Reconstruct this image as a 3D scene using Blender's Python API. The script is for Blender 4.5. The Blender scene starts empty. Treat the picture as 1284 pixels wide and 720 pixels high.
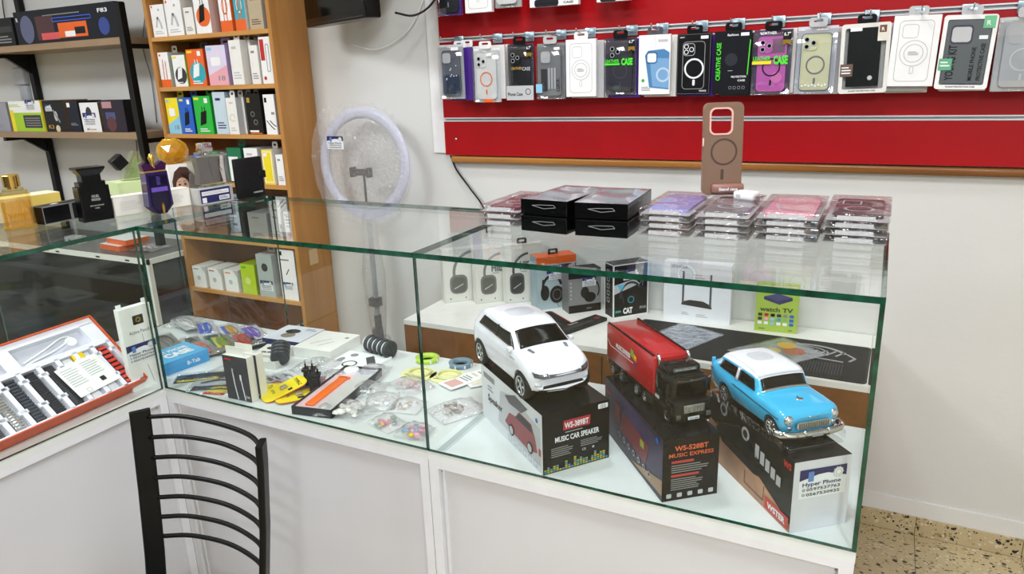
import bpy, bmesh, math, random
import numpy as np
from mathutils import Matrix, Vector
from mathutils.bvhtree import BVHTree
random.seed(7)
SC = bpy.context.scene
COL = SC.collection
PI = math.pi
R = math.radians
# ------------------------------------------------------------------ camera, light, exposure
cam_d = bpy.data.cameras.new('camera'); cam = bpy.data.objects.new('camera', cam_d); COL.objects.link(cam)
cam.location = (1.69425, -1.1781, 1.56285); cam.rotation_euler = (1.285, 0.033, 0.471)
cam_d.sensor_width = 36; cam_d.lens = 36 * 906.5 / 1284; cam_d.clip_start = 0.02
SC.camera = cam
w = bpy.data.worlds.new('world'); SC.world = w; w.use_nodes = True
w.node_tree.nodes['Background'].inputs[0].default_value = (0.9, 0.95, 1, 1)
w.node_tree.nodes['Background'].inputs[1].default_value = 0.3
CEIL = 2.9
def ceiling_lamp(x, y, sx, sy, power, rz=0):
    d = bpy.data.lights.new('ceiling_panel_light', 'AREA'); d.shape = 'RECTANGLE'; d.size = sx; d.size_y = sy; d.energy = power
    d.color = (0.93, 0.96, 1.0)
    o = bpy.data.objects.new('ceiling_panel_light', d); COL.objects.link(o); o.location = (x, y, CEIL - 0.06); o.rotation_euler = (0, 0, rz)
LAMPS = [(-0.9, -0.7, 0.55, 0.55, 30), (1.5, -0.5, 0.55, 0.55, 24), (3.0, -3.45, 0.32, 0.32, 70), (-0.45, -2.9, 0.8, 0.8, 28), (2.6, -2.2, 0.55, 0.55, 22), (-2.3, -0.5, .5, .5, 14), (0.9, 0.55, .25, .25, 10)]
for a in LAMPS: ceiling_lamp(*a)
vs = SC.view_settings
vs.view_transform = 'Standard'; vs.look = 'None'; vs.exposure = 0.4; vs.gamma = 1.0; vs.use_curve_mapping = False
SC.cycles.max_bounces = 10; SC.cycles.transparent_max_bounces = 40; SC.cycles.glossy_bounces = 5
SC.cycles.caustics_reflective = False; SC.cycles.caustics_refractive = False; SC.cycles.sample_clamp_indirect = 4
SC.cycles.use_denoising = True

# ------------------------------------------------------------------ materials
def lin(h):
    if not isinstance(h, str): return tuple(h)
    h = h.lstrip('#'); c = [int(h[i:i + 2], 16) / 255 for i in (0, 2, 4)]
    return tuple(x / 12.92 if x <= .04045 else ((x + .055) / 1.055) ** 2.4 for x in c)
_M = {}
def mat(h, rough=.5, metal=0, coat=0, noise=0, scale=20, bump=0, bscale=200, stretch=None, spec=.5, alpha=1, trans=0, name=None):
    key = (h, rough, metal, coat, noise, scale, bump, bscale, stretch, spec, alpha, trans)
    if key in _M: return _M[key]
    m = bpy.data.materials.new(name or 'paint'); m.use_nodes = True
    nt = m.node_tree; b = nt.nodes['Principled BSDF']; c = lin(h)
    b.inputs['Base Color'].default_value = (*c, 1); b.inputs['Roughness'].default_value = rough
    b.inputs['Metallic'].default_value = metal; b.inputs['Coat Weight'].default_value = coat
    b.inputs['Specular IOR Level'].default_value = min(spec, .25) if max(c) < .03 and not metal else spec
    b.inputs['Alpha'].default_value = alpha; b.inputs['Transmission Weight'].default_value = trans
    tc = nt.nodes.new('ShaderNodeTexCoord'); mp = nt.nodes.new('ShaderNodeMapping'); nt.links.new(tc.outputs['Object'], mp.inputs[0])
    if stretch: mp.inputs['Scale'].default_value = stretch
    n = nt.nodes.new('ShaderNodeTexNoise'); n.inputs['Scale'].default_value = scale; n.inputs['Detail'].default_value = 4
    nt.links.new(mp.outputs[0], n.inputs['Vector'])
    nz = noise or .03
    r = nt.nodes.new('ShaderNodeValToRGB'); e = r.color_ramp.elements
    e[0].position = .3; e[1].position = .7
    e[0].color = (*[x * (1 - nz) for x in c], 1); e[1].color = (*[min(1, x * (1 + nz)) for x in c], 1)
    nt.links.new(n.outputs['Fac'], r.inputs[0]); nt.links.new(r.outputs[0], b.inputs['Base Color'])
    if bump:
        n2 = nt.nodes.new('ShaderNodeTexNoise'); n2.inputs['Scale'].default_value = bscale; nt.links.new(mp.outputs[0], n2.inputs['Vector'])
        bp = nt.nodes.new('ShaderNodeBump'); bp.inputs['Strength'].default_value = bump; bp.inputs['Distance'].default_value = .004
        nt.links.new(n2.outputs['Fac'], bp.inputs['Height']); nt.links.new(bp.outputs[0], b.inputs['Normal'])
    _M[key] = m
    return m
def clear(tint=(.95, .98, .97), rough=0.0, base=0.0, bump=0, bscale=60, f0=.043, graze=.957, ex=5, gl=(1, 1, 1), body=0, bodycol=(.8, .8, .8)):
    """thin clear sheet: transparent plus fresnel gloss, optionally crumpled"""
    key = ('clear', tint, rough, base, bump, bscale, f0, graze, ex, body, bodycol)
    if key in _M: return _M[key]
    m = bpy.data.materials.new('clear_sheet'); m.use_nodes = True; nt = m.node_tree
    for n in list(nt.nodes): nt.nodes.remove(n)
    out = nt.nodes.new('ShaderNodeOutputMaterial'); tr = nt.nodes.new('ShaderNodeBsdfTransparent'); tr.inputs[0].default_value = (*tint, 1)
    g = nt.nodes.new('ShaderNodeBsdfGlossy'); g.inputs['Roughness'].default_value = rough; g.inputs[0].default_value = (*gl, 1)
    fr = nt.nodes.new('ShaderNodeLayerWeight'); fr.inputs[0].default_value = .5
    pw = nt.nodes.new('ShaderNodeMath'); pw.operation = 'POWER'; pw.inputs[1].default_value = ex; nt.links.new(fr.outputs['Facing'], pw.inputs[0])
    ml = nt.nodes.new('ShaderNodeMath'); ml.operation = 'MULTIPLY_ADD'; ml.inputs[1].default_value = graze; ml.inputs[2].default_value = f0; nt.links.new(pw.outputs[0], ml.inputs[0])
    mx = nt.nodes.new('ShaderNodeMixShader')
    add = nt.nodes.new('ShaderNodeMath'); add.operation = 'ADD'; add.inputs[1].default_value = base; add.use_clamp = True
    nt.links.new(ml.outputs[0], add.inputs[0]); nt.links.new(add.outputs[0], mx.inputs[0])
    nt.links.new(tr.outputs[0], mx.inputs[1]); nt.links.new(g.outputs[0], mx.inputs[2])
    last = mx
    if body:
        df = nt.nodes.new('ShaderNodeBsdfDiffuse'); df.inputs[0].default_value = (*bodycol, 1)
        m2 = nt.nodes.new('ShaderNodeMixShader'); m2.inputs[0].default_value = body
        nt.links.new(mx.outputs[0], m2.inputs[1]); nt.links.new(df.outputs[0], m2.inputs[2]); last = m2
    if bump:
        tc = nt.nodes.new('ShaderNodeTexCoord'); n2 = nt.nodes.new('ShaderNodeTexNoise'); n2.inputs['Scale'].default_value = bscale
        n2.inputs['Detail'].default_value = 3; n2.inputs['Distortion'].default_value = 1.5
        nt.links.new(tc.outputs['Object'], n2.inputs['Vector'])
        bp = nt.nodes.new('ShaderNodeBump'); bp.inputs['Strength'].default_value = bump; bp.inputs['Distance'].default_value = .01
        nt.links.new(n2.outputs['Fac'], bp.inputs['Height'])
        nt.links.new(bp.outputs[0], g.inputs['Normal']); nt.links.new(bp.outputs[0], fr.inputs['Normal'])
    nt.links.new(last.outputs[0], out.inputs[0])
    _M[key] = m
    return m
def wood(h1, h2, scale=6, stretch=(1, 1, .12), rough=.35, coat=.2, name='wood', spec=.4):
    key = ('wood', h1, h2, scale, stretch, rough, coat)
    if key in _M: return _M[key]
    m = bpy.data.materials.new(name); m.use_nodes = True; nt = m.node_tree; b = nt.nodes['Principled BSDF']
    tc = nt.nodes.new('ShaderNodeTexCoord'); mp = nt.nodes.new('ShaderNodeMapping'); mp.inputs['Scale'].default_value = stretch
    nt.links.new(tc.outputs['Object'], mp.inputs[0])
    n = nt.nodes.new('ShaderNodeTexNoise'); n.inputs['Scale'].default_value = scale * 6; n.inputs['Detail'].default_value = 8; n.inputs['Distortion'].default_value = .6
    nt.links.new(mp.outputs[0], n.inputs['Vector'])
    r = nt.nodes.new('ShaderNodeValToRGB'); e = r.color_ramp.elements; e[0].position = .3; e[1].position = .72
    e[0].color = (*lin(h1), 1); e[1].color = (*lin(h2), 1)
    nt.links.new(n.outputs['Fac'], r.inputs[0]); nt.links.new(r.outputs[0], b.inputs['Base Color'])
    b.inputs['Roughness'].default_value = rough; b.inputs['Coat Weight'].default_value = coat; b.inputs['Specular IOR Level'].default_value = spec
    _M[key] = m
    return m
def terrazzo():
    m = bpy.data.materials.new('terrazzo'); m.use_nodes = True; nt = m.node_tree; b = nt.nodes['Principled BSDF']; L = nt.links.new
    g = nt.nodes.new('ShaderNodeNewGeometry')
    nz = nt.nodes.new('ShaderNodeTexNoise'); nz.inputs['Scale'].default_value = 30; L(g.outputs['Position'], nz.inputs['Vector'])
    ad = nt.nodes.new('ShaderNodeMixRGB'); ad.blend_type = 'ADD'; ad.inputs[0].default_value = .022; L(g.outputs['Position'], ad.inputs[1]); L(nz.outputs['Color'], ad.inputs[2])
    def chips(scale, t, seed):
        v = nt.nodes.new('ShaderNodeTexVoronoi'); v.inputs['Scale'].default_value = scale; v.inputs['Randomness'].default_value = 1
        mp = nt.nodes.new('ShaderNodeMapping'); mp.inputs['Location'].default_value = (seed, seed * 2, .3); mp.inputs['Rotation'].default_value = (0, 0, seed)
        mp.inputs['Scale'].default_value = (1, 1.5, 1)
        L(ad.outputs[0], mp.inputs[0]); L(mp.outputs[0], v.inputs['Vector'])
        s = nt.nodes.new('ShaderNodeSeparateColor'); L(v.outputs['Color'], s.inputs[0])
        m1 = nt.nodes.new('ShaderNodeMath'); m1.operation = 'MULTIPLY'; m1.inputs[1].default_value = t; L(s.outputs[0], m1.inputs[0])
        lt = nt.nodes.new('ShaderNodeMath'); lt.operation = 'LESS_THAN'; L(v.outputs['Distance'], lt.inputs[0]); L(m1.outputs[0], lt.inputs[1])
        k = nt.nodes.new('ShaderNodeMath'); k.operation = 'GREATER_THAN'; k.inputs[1].default_value = .55; L(s.outputs[1], k.inputs[0])
        o = nt.nodes.new('ShaderNodeMath'); o.operation = 'MULTIPLY'; L(lt.outputs[0], o.inputs[0]); L(k.outputs[0], o.inputs[1])
        return o
    base = nt.nodes.new('ShaderNodeMixRGB'); base.inputs[1].default_value = (*lin('#cfbf98'), 1); base.inputs[2].default_value = (*lin('#b5a27a'), 1)
    n3 = nt.nodes.new('ShaderNodeTexNoise'); n3.inputs['Scale'].default_value = 18; n3.inputs['Detail'].default_value = 6; L(g.outputs['Position'], n3.inputs['Vector']); L(n3.outputs['Fac'], base.inputs[0])
    cur = base
    for sc, t, seed, col in ((62, .5, 1.3, '#96835f'), (75, .5, 4.2, '#d8cdb2'), (48, .42, 2.2, '#17110c'), (95, .42, 5.7, '#241a14')):
        c = chips(sc, t, seed); mx = nt.nodes.new('ShaderNodeMixRGB'); L(c.outputs[0], mx.inputs[0]); L(cur.outputs[0], mx.inputs[1]); mx.inputs[2].default_value = (*lin(col), 1); cur = mx
    sp = nt.nodes.new('ShaderNodeSeparateXYZ'); L(g.outputs['Position'], sp.inputs[0])
    prev = None
    for ax, off in (('X', 1.908), ('Y', 1.335)):
        a = nt.nodes.new('ShaderNodeMath'); a.operation = 'SUBTRACT'; a.inputs[1].default_value = off - .1525 - 30.5; L(sp.outputs[ax], a.inputs[0])
        md = nt.nodes.new('ShaderNodeMath'); md.operation = 'MODULO'; md.inputs[1].default_value = .305; L(a.outputs[0], md.inputs[0])
        s = nt.nodes.new('ShaderNodeMath'); s.operation = 'SUBTRACT'; s.inputs[1].default_value = .1525; L(md.outputs[0], s.inputs[0])
        ab = nt.nodes.new('ShaderNodeMath'); ab.operation = 'ABSOLUTE'; L(s.outputs[0], ab.inputs[0])
        lt = nt.nodes.new('ShaderNodeMath'); lt.operation = 'LESS_THAN'; lt.inputs[1].default_value = .0012; L(ab.outputs[0], lt.inputs[0])
        if prev:
            mxx = nt.nodes.new('ShaderNodeMath'); mxx.operation = 'MAXIMUM'; L(prev.outputs[0], mxx.inputs[0]); L(lt.outputs[0], mxx.inputs[1]); prev = mxx
        else: prev = lt
    mx = nt.nodes.new('ShaderNodeMixRGB'); L(prev.outputs[0], mx.inputs[0]); L(cur.outputs[0], mx.inputs[1]); mx.inputs[2].default_value = (*lin('#5e5238'), 1)
    L(mx.outputs[0], b.inputs['Base Color']); b.inputs['Roughness'].default_value = .3
    return m
WHITE = mat('#f2f2f2', .45); OFFW = mat('#e4e2dc', .5); BLACK = mat('#0a0a0b', .35); MBLACK = mat('#101011', .6); GREY = mat('#8c8c8c', .5); DGREY = mat('#303033', .5)
LGREY = mat('#bfc0c2', .5); CHROME = mat('#d8d8da', .12, 1); ORANGE = mat('#e8641c', .5); RED = mat('#c01c22', .45); YEL = mat('#f2dc1e', .45); BLUE = mat('#1c5fc4', .45)
NAVY = mat('#23225e', .5); GREEN = mat('#1fb43a', .45); LIME = mat('#a8cf2a', .5); SKY = mat('#8cc8e6', .5); TEAL = mat('#2aa6b4', .5); PINK = mat('#e9a7b2', .5)
GOLD = mat('#d8b04e', .25, .8); NEON = mat('#4be32c', .5); BEIGE = mat('#d8c9a4', .55); BROWNP = mat('#6b4526', .5); LAV = mat('#b9a4d6', .5); STICK = mat('#eef0f4', .4)
WRAP = clear((.97, .97, .98), .06, .06, bump=.9, bscale=28, graze=.5)
FILM = clear((.97, .97, .98), .03, .03, graze=.4); BLISTER = clear((.93, .94, .95), .04, .05); BAGM = clear((.95, .95, .96), .12, .10, bump=1.0, bscale=45, body=.10, bodycol=(.9, .9, .92))
GLASS = clear((.962, .985, .975), 0.0, 0.0, f0=.018, graze=.95, ex=6)
def edge_mat():
    m = mat('#06402e', .12, 0, .3, .7, 30, spec=.5, name='glass_edge'); return m
EDGE = edge_mat()

# ------------------------------------------------------------------ mesh builder
_text = {}
def text_geo(s, bold=0):
    k = (s, bold)
    if k not in _text:
        cu = bpy.data.curves.new('t', 'FONT'); cu.body = s; cu.size = 1; cu.resolution_u = 2; cu.offset = bold
        o = bpy.data.objects.new('t', cu); me = bpy.data.meshes.new_from_object(o)
        v = [tuple(x.co) for x in me.vertices]; f = [tuple(p.vertices) for p in me.polygons]
        bpy.data.objects.remove(o); bpy.data.curves.remove(cu); bpy.data.meshes.remove(me)
        if v:
            x0 = min(a[0] for a in v); x1 = max(a[0] for a in v)
        else: x0 = x1 = 0
        _text[k] = ([(a[0] - x0, a[1], 0) for a in v], f, x1 - x0)
    return _text[k]
def T(x=0, y=0, z=0): return Matrix.Translation((x, y, z))
def RZ(a): return Matrix.Rotation(a, 4, 'Z')
def RX(a): return Matrix.Rotation(a, 4, 'X')
def RY(a): return Matrix.Rotation(a, 4, 'Y')
def frame(o, u, v):
    u = Vector(u).normalized(); v = Vector(v).normalized(); n = u.cross(v)
    m = Matrix.Identity(4)
    for i in range(3): m[i][0] = u[i]; m[i][1] = v[i]; m[i][2] = n[i]; m[i][3] = o[i]
    return m
def rrect(w, h, r, n=4, cx=0, cy=0):
    r = min(r, w / 2 - 1e-5, h / 2 - 1e-5); p = []
    for (sx, sy, a0) in ((1, -1, -90), (1, 1, 0), (-1, 1, 90), (-1, -1, 180)):
        for i in range(n + 1):
            a = R(a0 + 90 * i / n); p.append((cx + sx * (w / 2 - r) + r * math.cos(a), cy + sy * (h / 2 - r) + r * math.sin(a)))
    return p
class MB:
    def __init__(s): s.v = []; s.f = []; s.mi = []; s.sm = []; s.mats = []
    def m(s, mt):
        if mt not in s.mats: s.mats.append(mt)
        return s.mats.index(mt)
    def add(s, vs, fs, mt, M=None, smooth=False):
        b = len(s.v); k = s.m(mt)
        if M is not None: vs = [tuple(M @ Vector(p)) for p in vs]
        s.v += [tuple(p) for p in vs]
        for f in fs: s.f.append([i + b for i in f]); s.mi.append(k); s.sm.append(smooth)
        return s
    def box(s, lo, hi, mt, M=None, mats=None):
        x0, y0, z0 = lo; x1, y1, z1 = hi
        v = [(x0, y0, z0), (x1, y0, z0), (x1, y1, z0), (x0, y1, z0), (x0, y0, z1), (x1, y0, z1), (x1, y1, z1), (x0, y1, z1)]
        f = dict(bottom=(0, 3, 2, 1), top=(4, 5, 6, 7), front=(0, 1, 5, 4), right=(1, 2, 6, 5), back=(2, 3, 7, 6), left=(3, 0, 4, 7))
        for k, q in f.items(): s.add(v if k == 'bottom' else [], [], mt) if False else None
        b = len(s.v); s.v += [tuple(M @ Vector(p)) if M is not None else p for p in v]
        for k, q in f.items():
            s.f.append([i + b for i in q]); s.mi.append(s.m((mats or {}).get(k, mt))); s.sm.append(False)
        return s
    def cbox(s, c, size, mt, M=None): return s.box([c[i] - size[i] / 2 for i in range(3)], [c[i] + size[i] / 2 for i in range(3)], mt, M)
    def rbox(s, lo, hi, bev, mt, M=None, seg=2):
        bm = bmesh.new(); bmesh.ops.create_cube(bm, size=1)
        for p in bm.verts:
            for i in range(3): p.co[i] = (lo[i] + hi[i]) / 2 + p.co[i] * (hi[i] - lo[i])
        bmesh.ops.bevel(bm, geom=list(bm.edges), offset=bev, segments=seg, affect='EDGES', profile=.5)
        return s.frombm(bm, mt, M, seg > 1)
    def frombm(s, bm, mt, M=None, smooth=True):
        bm.verts.index_update(); s.add([tuple(p.co) for p in bm.verts], [[q.index for q in f.verts] for f in bm.faces], mt, M, smooth); bm.free(); return s
    def prism(s, poly, z0, z1, mt, M=None, side=None, smooth=False, cap=True):
        n = len(poly); v = [(x, y, z0) for x, y in poly] + [(x, y, z1) for x, y in poly]
        if cap: s.add(v, [list(range(n))[::-1], list(range(n, 2 * n))], mt, M)
        s.add(v, [(i, (i + 1) % n, n + (i + 1) % n, n + i) for i in range(n)], side or mt, M, smooth); return s
    def lathe(s, prof, mt, n=24, M=None, smooth=True):
        v = []; f = []
        for r, z in prof:
            for i in range(n): a = 2 * PI * i / n; v.append((r * math.cos(a), r * math.sin(a), z))
        for j in range(len(prof) - 1):
            for i in range(n): f.append((j * n + i, j * n + (i + 1) % n, (j + 1) * n + (i + 1) % n, (j + 1) * n + i))
        s.add(v, f, mt, M, smooth)
        if prof[0][0] > 1e-5: s.add(v[:n], [list(range(n))[::-1]], mt, M)
        if prof[-1][0] > 1e-5: s.add(v[-n:], [list(range(n))], mt, M)
        return s
    def cyl(s, r, z0, z1, mt, M=None, n=20, r1=None): return s.lathe([(r, z0), (r1 if r1 is not None else r, z1)], mt, n, M)
    def torus(s, RR, r, mt, M=None, n=40, k=10, flat=1):
        v = []; f = []
        for i in range(n):
            a = 2 * PI * i / n
            for j in range(k):
                b = 2 * PI * j / k; q = RR + r * math.cos(b); v.append((q * math.cos(a), q * math.sin(a), r * flat * math.sin(b)))
        for i in range(n):
            for j in range(k): f.append((i * k + j, ((i + 1) % n) * k + j, ((i + 1) % n) * k + (j + 1) % k, i * k + (j + 1) % k))
        return s.add(v, f, mt, M, True)
    def tube(s, pts, r, mt, n=8, M=None, flat=1, up=None):
        P = [Vector(p) for p in pts]; v = []; f = []; N = len(P); ref = Vector(up) if up else None
        for i, p in enumerate(P):
            d = (P[min(i + 1, N - 1)] - P[max(i - 1, 0)]).normalized()
            u = ref if ref is not None else (Vector((0, 0, 1)) if abs(d.z) < .9 else Vector((1, 0, 0)))
            a = d.cross(u).normalized(); b = d.cross(a).normalized()
            rr = r[i] if isinstance(r, (list, tuple)) else r
            for k in range(n): t = 2 * PI * k / n; v.append(p + a * rr * math.cos(t) + b * rr * flat * math.sin(t))
        for i in range(N - 1):
            for k in range(n): f.append((i * n + k, i * n + (k + 1) % n, (i + 1) * n + (k + 1) % n, (i + 1) * n + k))
        f.append(list(range(n))[::-1]); f.append([(N - 1) * n + k for k in range(n)])
        return s.add(v, f, mt, M, True)
    def ball(s, c, r, mt, M=None, sc=(1, 1, 1), sub=2):
        bm = bmesh.new(); bmesh.ops.create_icosphere(bm, subdivisions=sub, radius=1)
        for p in bm.verts:
            for i in range(3): p.co[i] = c[i] + p.co[i] * r * sc[i]
        return s.frombm(bm, mt, M, True)
    def build(s, name, parent=None, loc=None, rz=0, mx=None):
        me = bpy.data.meshes.new(name); me.from_pydata([tuple(p) for p in s.v], [], s.f); me.update()
        for mt in s.mats: me.materials.append(mt)
        me.polygons.foreach_set('material_index', s.mi); me.polygons.foreach_set('use_smooth', s.sm)
        o = bpy.data.objects.new(name, me); COL.objects.link(o)
        if parent: o.parent = parent
        if loc is not None: o.location = loc; o.rotation_euler = (0, 0, rz)
        if mx is not None: o.matrix_local = mx
        return o
def curve_pts(pts, n=8):
    """catmull-rom through the points"""
    P = [Vector(p) for p in pts]; P = [P[0] * 2 - P[1]] + P + [P[-1] * 2 - P[-2]]; out = []
    for i in range(1, len(P) - 2):
        for k in range(n):
            t = k / n; a, b, c, d = P[i - 1:i + 3]
            out.append(.5 * ((2 * b) + (c - a) * t + (2 * a - 5 * b + 4 * c - d) * t * t + (3 * b - a - 3 * c + d) * t ** 3))
    out.append(P[-2]); return out
def tag(o, label, cat, group=None, kind=None):
    if label: o['label'] = label
    if cat: o['category'] = cat
    if group: o['group'] = group
    if kind: o['kind'] = kind
    return o
def thing(name, label, cat, loc=(0, 0, 0), rz=0, group=None, mx=None):
    o = bpy.data.objects.new(name, None); COL.objects.link(o); o.empty_display_size = .02
    if mx is not None: o.matrix_world = mx
    else: o.location = loc; o.rotation_euler = (0, 0, rz)
    return tag(o, label, cat, group)
def struct(o): o['kind'] = 'structure'; return o
def copy_tree(o, parent=None):
    c = o.copy(); COL.objects.link(c)
    if parent: c.parent = parent
    for ch in list(o.children): copy_tree(ch, c)
    return c

class Art:
    """flat printing on one face of a box"""
    def __init__(s, mb, M): s.mb = mb; s.M = M
    def poly(s, pts, mt, lay=1): s.mb.add([(x, y, .00035 * lay) for x, y in pts], [list(range(len(pts)))], mt, s.M); return s
    def rect(s, x0, y0, x1, y1, mt, lay=1): return s.poly([(x0, y0), (x1, y0), (x1, y1), (x0, y1)], mt, lay)
    def rr(s, cx, cy, w, h, r, mt, lay=1): return s.poly(rrect(w, h, r, 4, cx, cy), mt, lay)
    def disc(s, x, y, r, mt, lay=1, sx=1, sy=1, n=22): return s.poly([(x + r * sx * math.cos(2 * PI * i / n), y + r * sy * math.sin(2 * PI * i / n)) for i in range(n)], mt, lay)
    def ring(s, x, y, r0, r1, mt, lay=1, a0=0, a1=360, n=28, sx=1, sy=1):
        v = []; 
        for i in range(n + 1):
            a = R(a0 + (a1 - a0) * i / n)
            for r in (r0, r1): v.append((x + r * sx * math.cos(a), y + r * sy * math.sin(a), .00035 * lay))
        s.mb.add(v, [(2 * i, 2 * i + 1, 2 * i + 3, 2 * i + 2) for i in range(n)], mt, s.M); return s
    def frame(s, cx, cy, w, h, r, t, mt, lay=1):
        a = rrect(w, h, r, 4, cx, cy); b = rrect(w - 2 * t, h - 2 * t, max(r - t, .0005), 4, cx, cy); n = len(a)
        s.mb.add([(x, y, .00035 * lay) for x, y in a + b], [(i, (i + 1) % n, n + (i + 1) % n, n + i) for i in range(n)], mt, s.M); return s
    def line(s, pts, t, mt, lay=1):
        for (x0, y0), (x1, y1) in zip(pts[:-1], pts[1:]):
            d = Vector((x1 - x0, y1 - y0)); d = d.normalized() * t / 2 if d.length else d; nx, ny = -d.y, d.x
            s.poly([(x0 + nx, y0 + ny), (x0 - nx, y0 - ny), (x1 - nx, y1 - ny), (x1 + nx, y1 + ny)], mt, lay)
        return s
    def lines(s, x0, y0, x1, y1, n, mt, lay=1, fill=.45, seed=1):
        rd = random.Random(seed); h = (y1 - y0) / n
        for i in range(n):
            y = y1 - h * (i + .5); s.rect(x0, y - h * fill / 2, x0 + (x1 - x0) * rd.uniform(.7, 1), y + h * fill / 2, mt, lay)
        return s
    def text(s, t, x, y, h, mt, lay=1, w=None, bold=.02, rot=0, al='L', M=None):
        v, f, tw = text_geo(t, bold); k = h / .7; kx = (w / tw) if w else k
        ox = {'L': 0, 'C': -tw * kx / 2, 'R': -tw * kx}[al]; c, q = math.cos(R(rot)), math.sin(R(rot)); P = []
        for a in v:
            px, py = a[0] * kx + ox, a[1] * k; P.append((x + px * c - py * q, y + px * q + py * c, .00035 * lay))
        s.mb.add(P, f, mt, s.M); return s
def faces(W, D, H):
    return dict(front=frame((0, 0, 0), (1, 0, 0), (0, 0, 1)), right=frame((W, 0, 0), (0, 1, 0), (0, 0, 1)), left=frame((0, D, 0), (0, -1, 0), (0, 0, 1)), top=frame((0, 0, H), (1, 0, 0), (0, 1, 0)))
def carton(name, label, cat, p0, rz, W, D, H, m=WHITE, art=None, mats=None, group=None, tilt=None, bev=0, M=None):
    """box with its front-left-bottom corner at p0; art is {face: function(Art, w, h)}"""
    mb = MB()
    mb.box((0, 0, 0), (W, D, H), m, mats=mats)
    F = faces(W, D, H)
    for k, fn in (art or {}).items():
        w_, h_ = {'front': (W, H), 'right': (D, H), 'left': (D, H), 'top': (W, D)}[k]
        fn(Art(mb, F[k]), w_, h_)
    o = mb.build(name, loc=p0, rz=rz)
    if M is not None: o.matrix_world = M
    elif tilt: o.rotation_euler = (tilt, 0, rz)
    return tag(o, label, cat, group)
def shop_label(a, x, y, w, lay=3):
    """the shop's own sticker: white with a blue wave, a phone, a badge, its name and two numbers"""
    h = w * .62
    a.rect(x, y, x + w, y + h, STICK, lay)
    a.poly([(x, y + h), (x, y + h * .62), (x + w * .2, y + h * .7), (x + w * .4, y + h * .78), (x + w * .6, y + h * .8), (x + w, y + h * .62), (x + w, y + h)], NAVY, lay + 1)
    a.rr(x + w * .24, y + h * .74, w * .12, h * .34, w * .015, mat('#5b86c8', .4), lay + 2)
    for i in range(10):
        an = 2 * PI * i / 10; a.disc(x + w * .82 + w * .09 * math.cos(an), y + h * .77 + w * .09 * math.sin(an), w * .028, LGREY, lay + 2, n=8)
    a.disc(x + w * .82, y + h * .77, w * .09, WHITE, lay + 3); a.ring(x + w * .82, y + h * .77, w * .055, w * .065, GREY, lay + 4, n=16)
    a.text('Hyper Phone', x + w * .07, y + h * .42, h * .13, NAVY, lay + 2, w=w * .82)
    for k, t in enumerate(('0597537763', '0567530935')):
        yy = y + h * (.25 - .17 * k); a.ring(x + w * .1, yy + h * .05, w * .018, w * .03, DGREY, lay + 2, n=12)
        a.text(t, x + w * .16, yy, h * .1, DGREY, lay + 2, w=w * .72)
# ------------------------------------------------------------------ room shell
WALLM = mat('#dcdcd9', .55, noise=.015, scale=3, bump=.12, bscale=60); PLINTH = mat('#e4e4e2', .5, noise=.02, scale=8)
CEILM = mat('#f0f0ee', .8)
TZ = terrazzo()
struct(MB().box((-3.5, -3.9, -.1), (3.6, 1.5, 0), TZ).build('floor'))
struct(MB().box((-3.5, 1.35, 0), (3.6, 1.5, 2.9), WALLM).build('wall_back'))
struct(MB().box((-3.65, -3.9, 0), (-3.5, 1.5, 2.9), WALLM).build('wall_left'))
struct(MB().box((3.6, -3.9, 0), (3.75, 1.5, 2.9), WALLM).build('wall_right'))
struct(MB().box((-3.5, -4.05, 0), (3.6, -3.9, 2.9), mat('#5c5e62', .5, noise=.05)).build('wall_front'))
struct(MB().box((-3.65, -4.05, 2.9), (3.75, 1.5, 3.0), CEILM).build('ceiling'))
struct(MB().box((-3.5, 1.338, 0), (3.6, 1.3495, .066), TZ).build('baseboard_back'))
struct(MB().box((-.55, 1.344, .0665), (3.6, 1.3498, .125), PLINTH).build('trim_1'))
# ------------------------------------------------------------------ display counters
L1, L2, DP, DK, TOP = .856, 1.715, .48, .773, 1.223
PANEL = mat('#cfcfd4', .4, noise=.02, scale=4); FRAMEW = mat('#dfe0e5', .35); DECKM = mat('#dfe4e4', .3); ALU = mat('#e2e5e6', .3, .25); STRIP = mat('#b2bcbc', .4)
SEAM = mat('#55585a', .5)
def pane(name, lo, hi, parent, thin):
    """glass pane; the two broad faces are clear, the four narrow ones show the green edge"""
    big = {'x': ('left', 'right'), 'y': ('front', 'back'), 'z': ('top', 'bottom')}[thin]
    return MB().box(lo, hi, EDGE, mats={k: GLASS for k in big}).build(name, parent)
def cabinet(x0, x1, name, label, loc, rz, right_end=False, left_post=True):
    t = thing(name, label, 'display counter', loc, rz)
    L = x1 - x0
    d = MB(); d.box((0, 0, .751), (L, DP, DK), mat('#dadedc', .3) if x0 == 0 else DECKM)
    d.box((.018, .01, DK), (.034, DP - .01, DK + .0006), STRIP); d.box((.037, .01, DK), (.039, DP - .01, DK + .0006), STRIP); d.build('deck', t)
    f = MB()
    f.box((0, 0, .733), (L, .022, .751), FRAMEW)
    for a in (0, L - .024): f.box((a, 0, .0), (a + .024, .03, .733), FRAMEW)
    f.box((.024, .002, .0), (L - .024, .02, .05), FRAMEW); f.box((.030, .008, .05), (.036, .012, .733), FRAMEW); f.box((L - .0005, -.0006, 0), (L, .0, .751), SEAM)
    for a in (.028, L - .028): f.cyl(.0022, 0, .001, GREY, M=T(a, .0115, .722) @ RX(PI / 2), n=10)
    f.build('frame', t)
    MB().box((.024, .012, .05), (L - .024, .020, .733), PANEL).build('front_panel', t)
    b = MB(); b.box((0, .032, 0), (.012, DP, .751), PANEL); b.build('side_panel', t); b = MB(); b.box((L - .012, .032, 0), (L, DP, .751), PANEL); b.build('side_panel', t)
    return t
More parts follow.
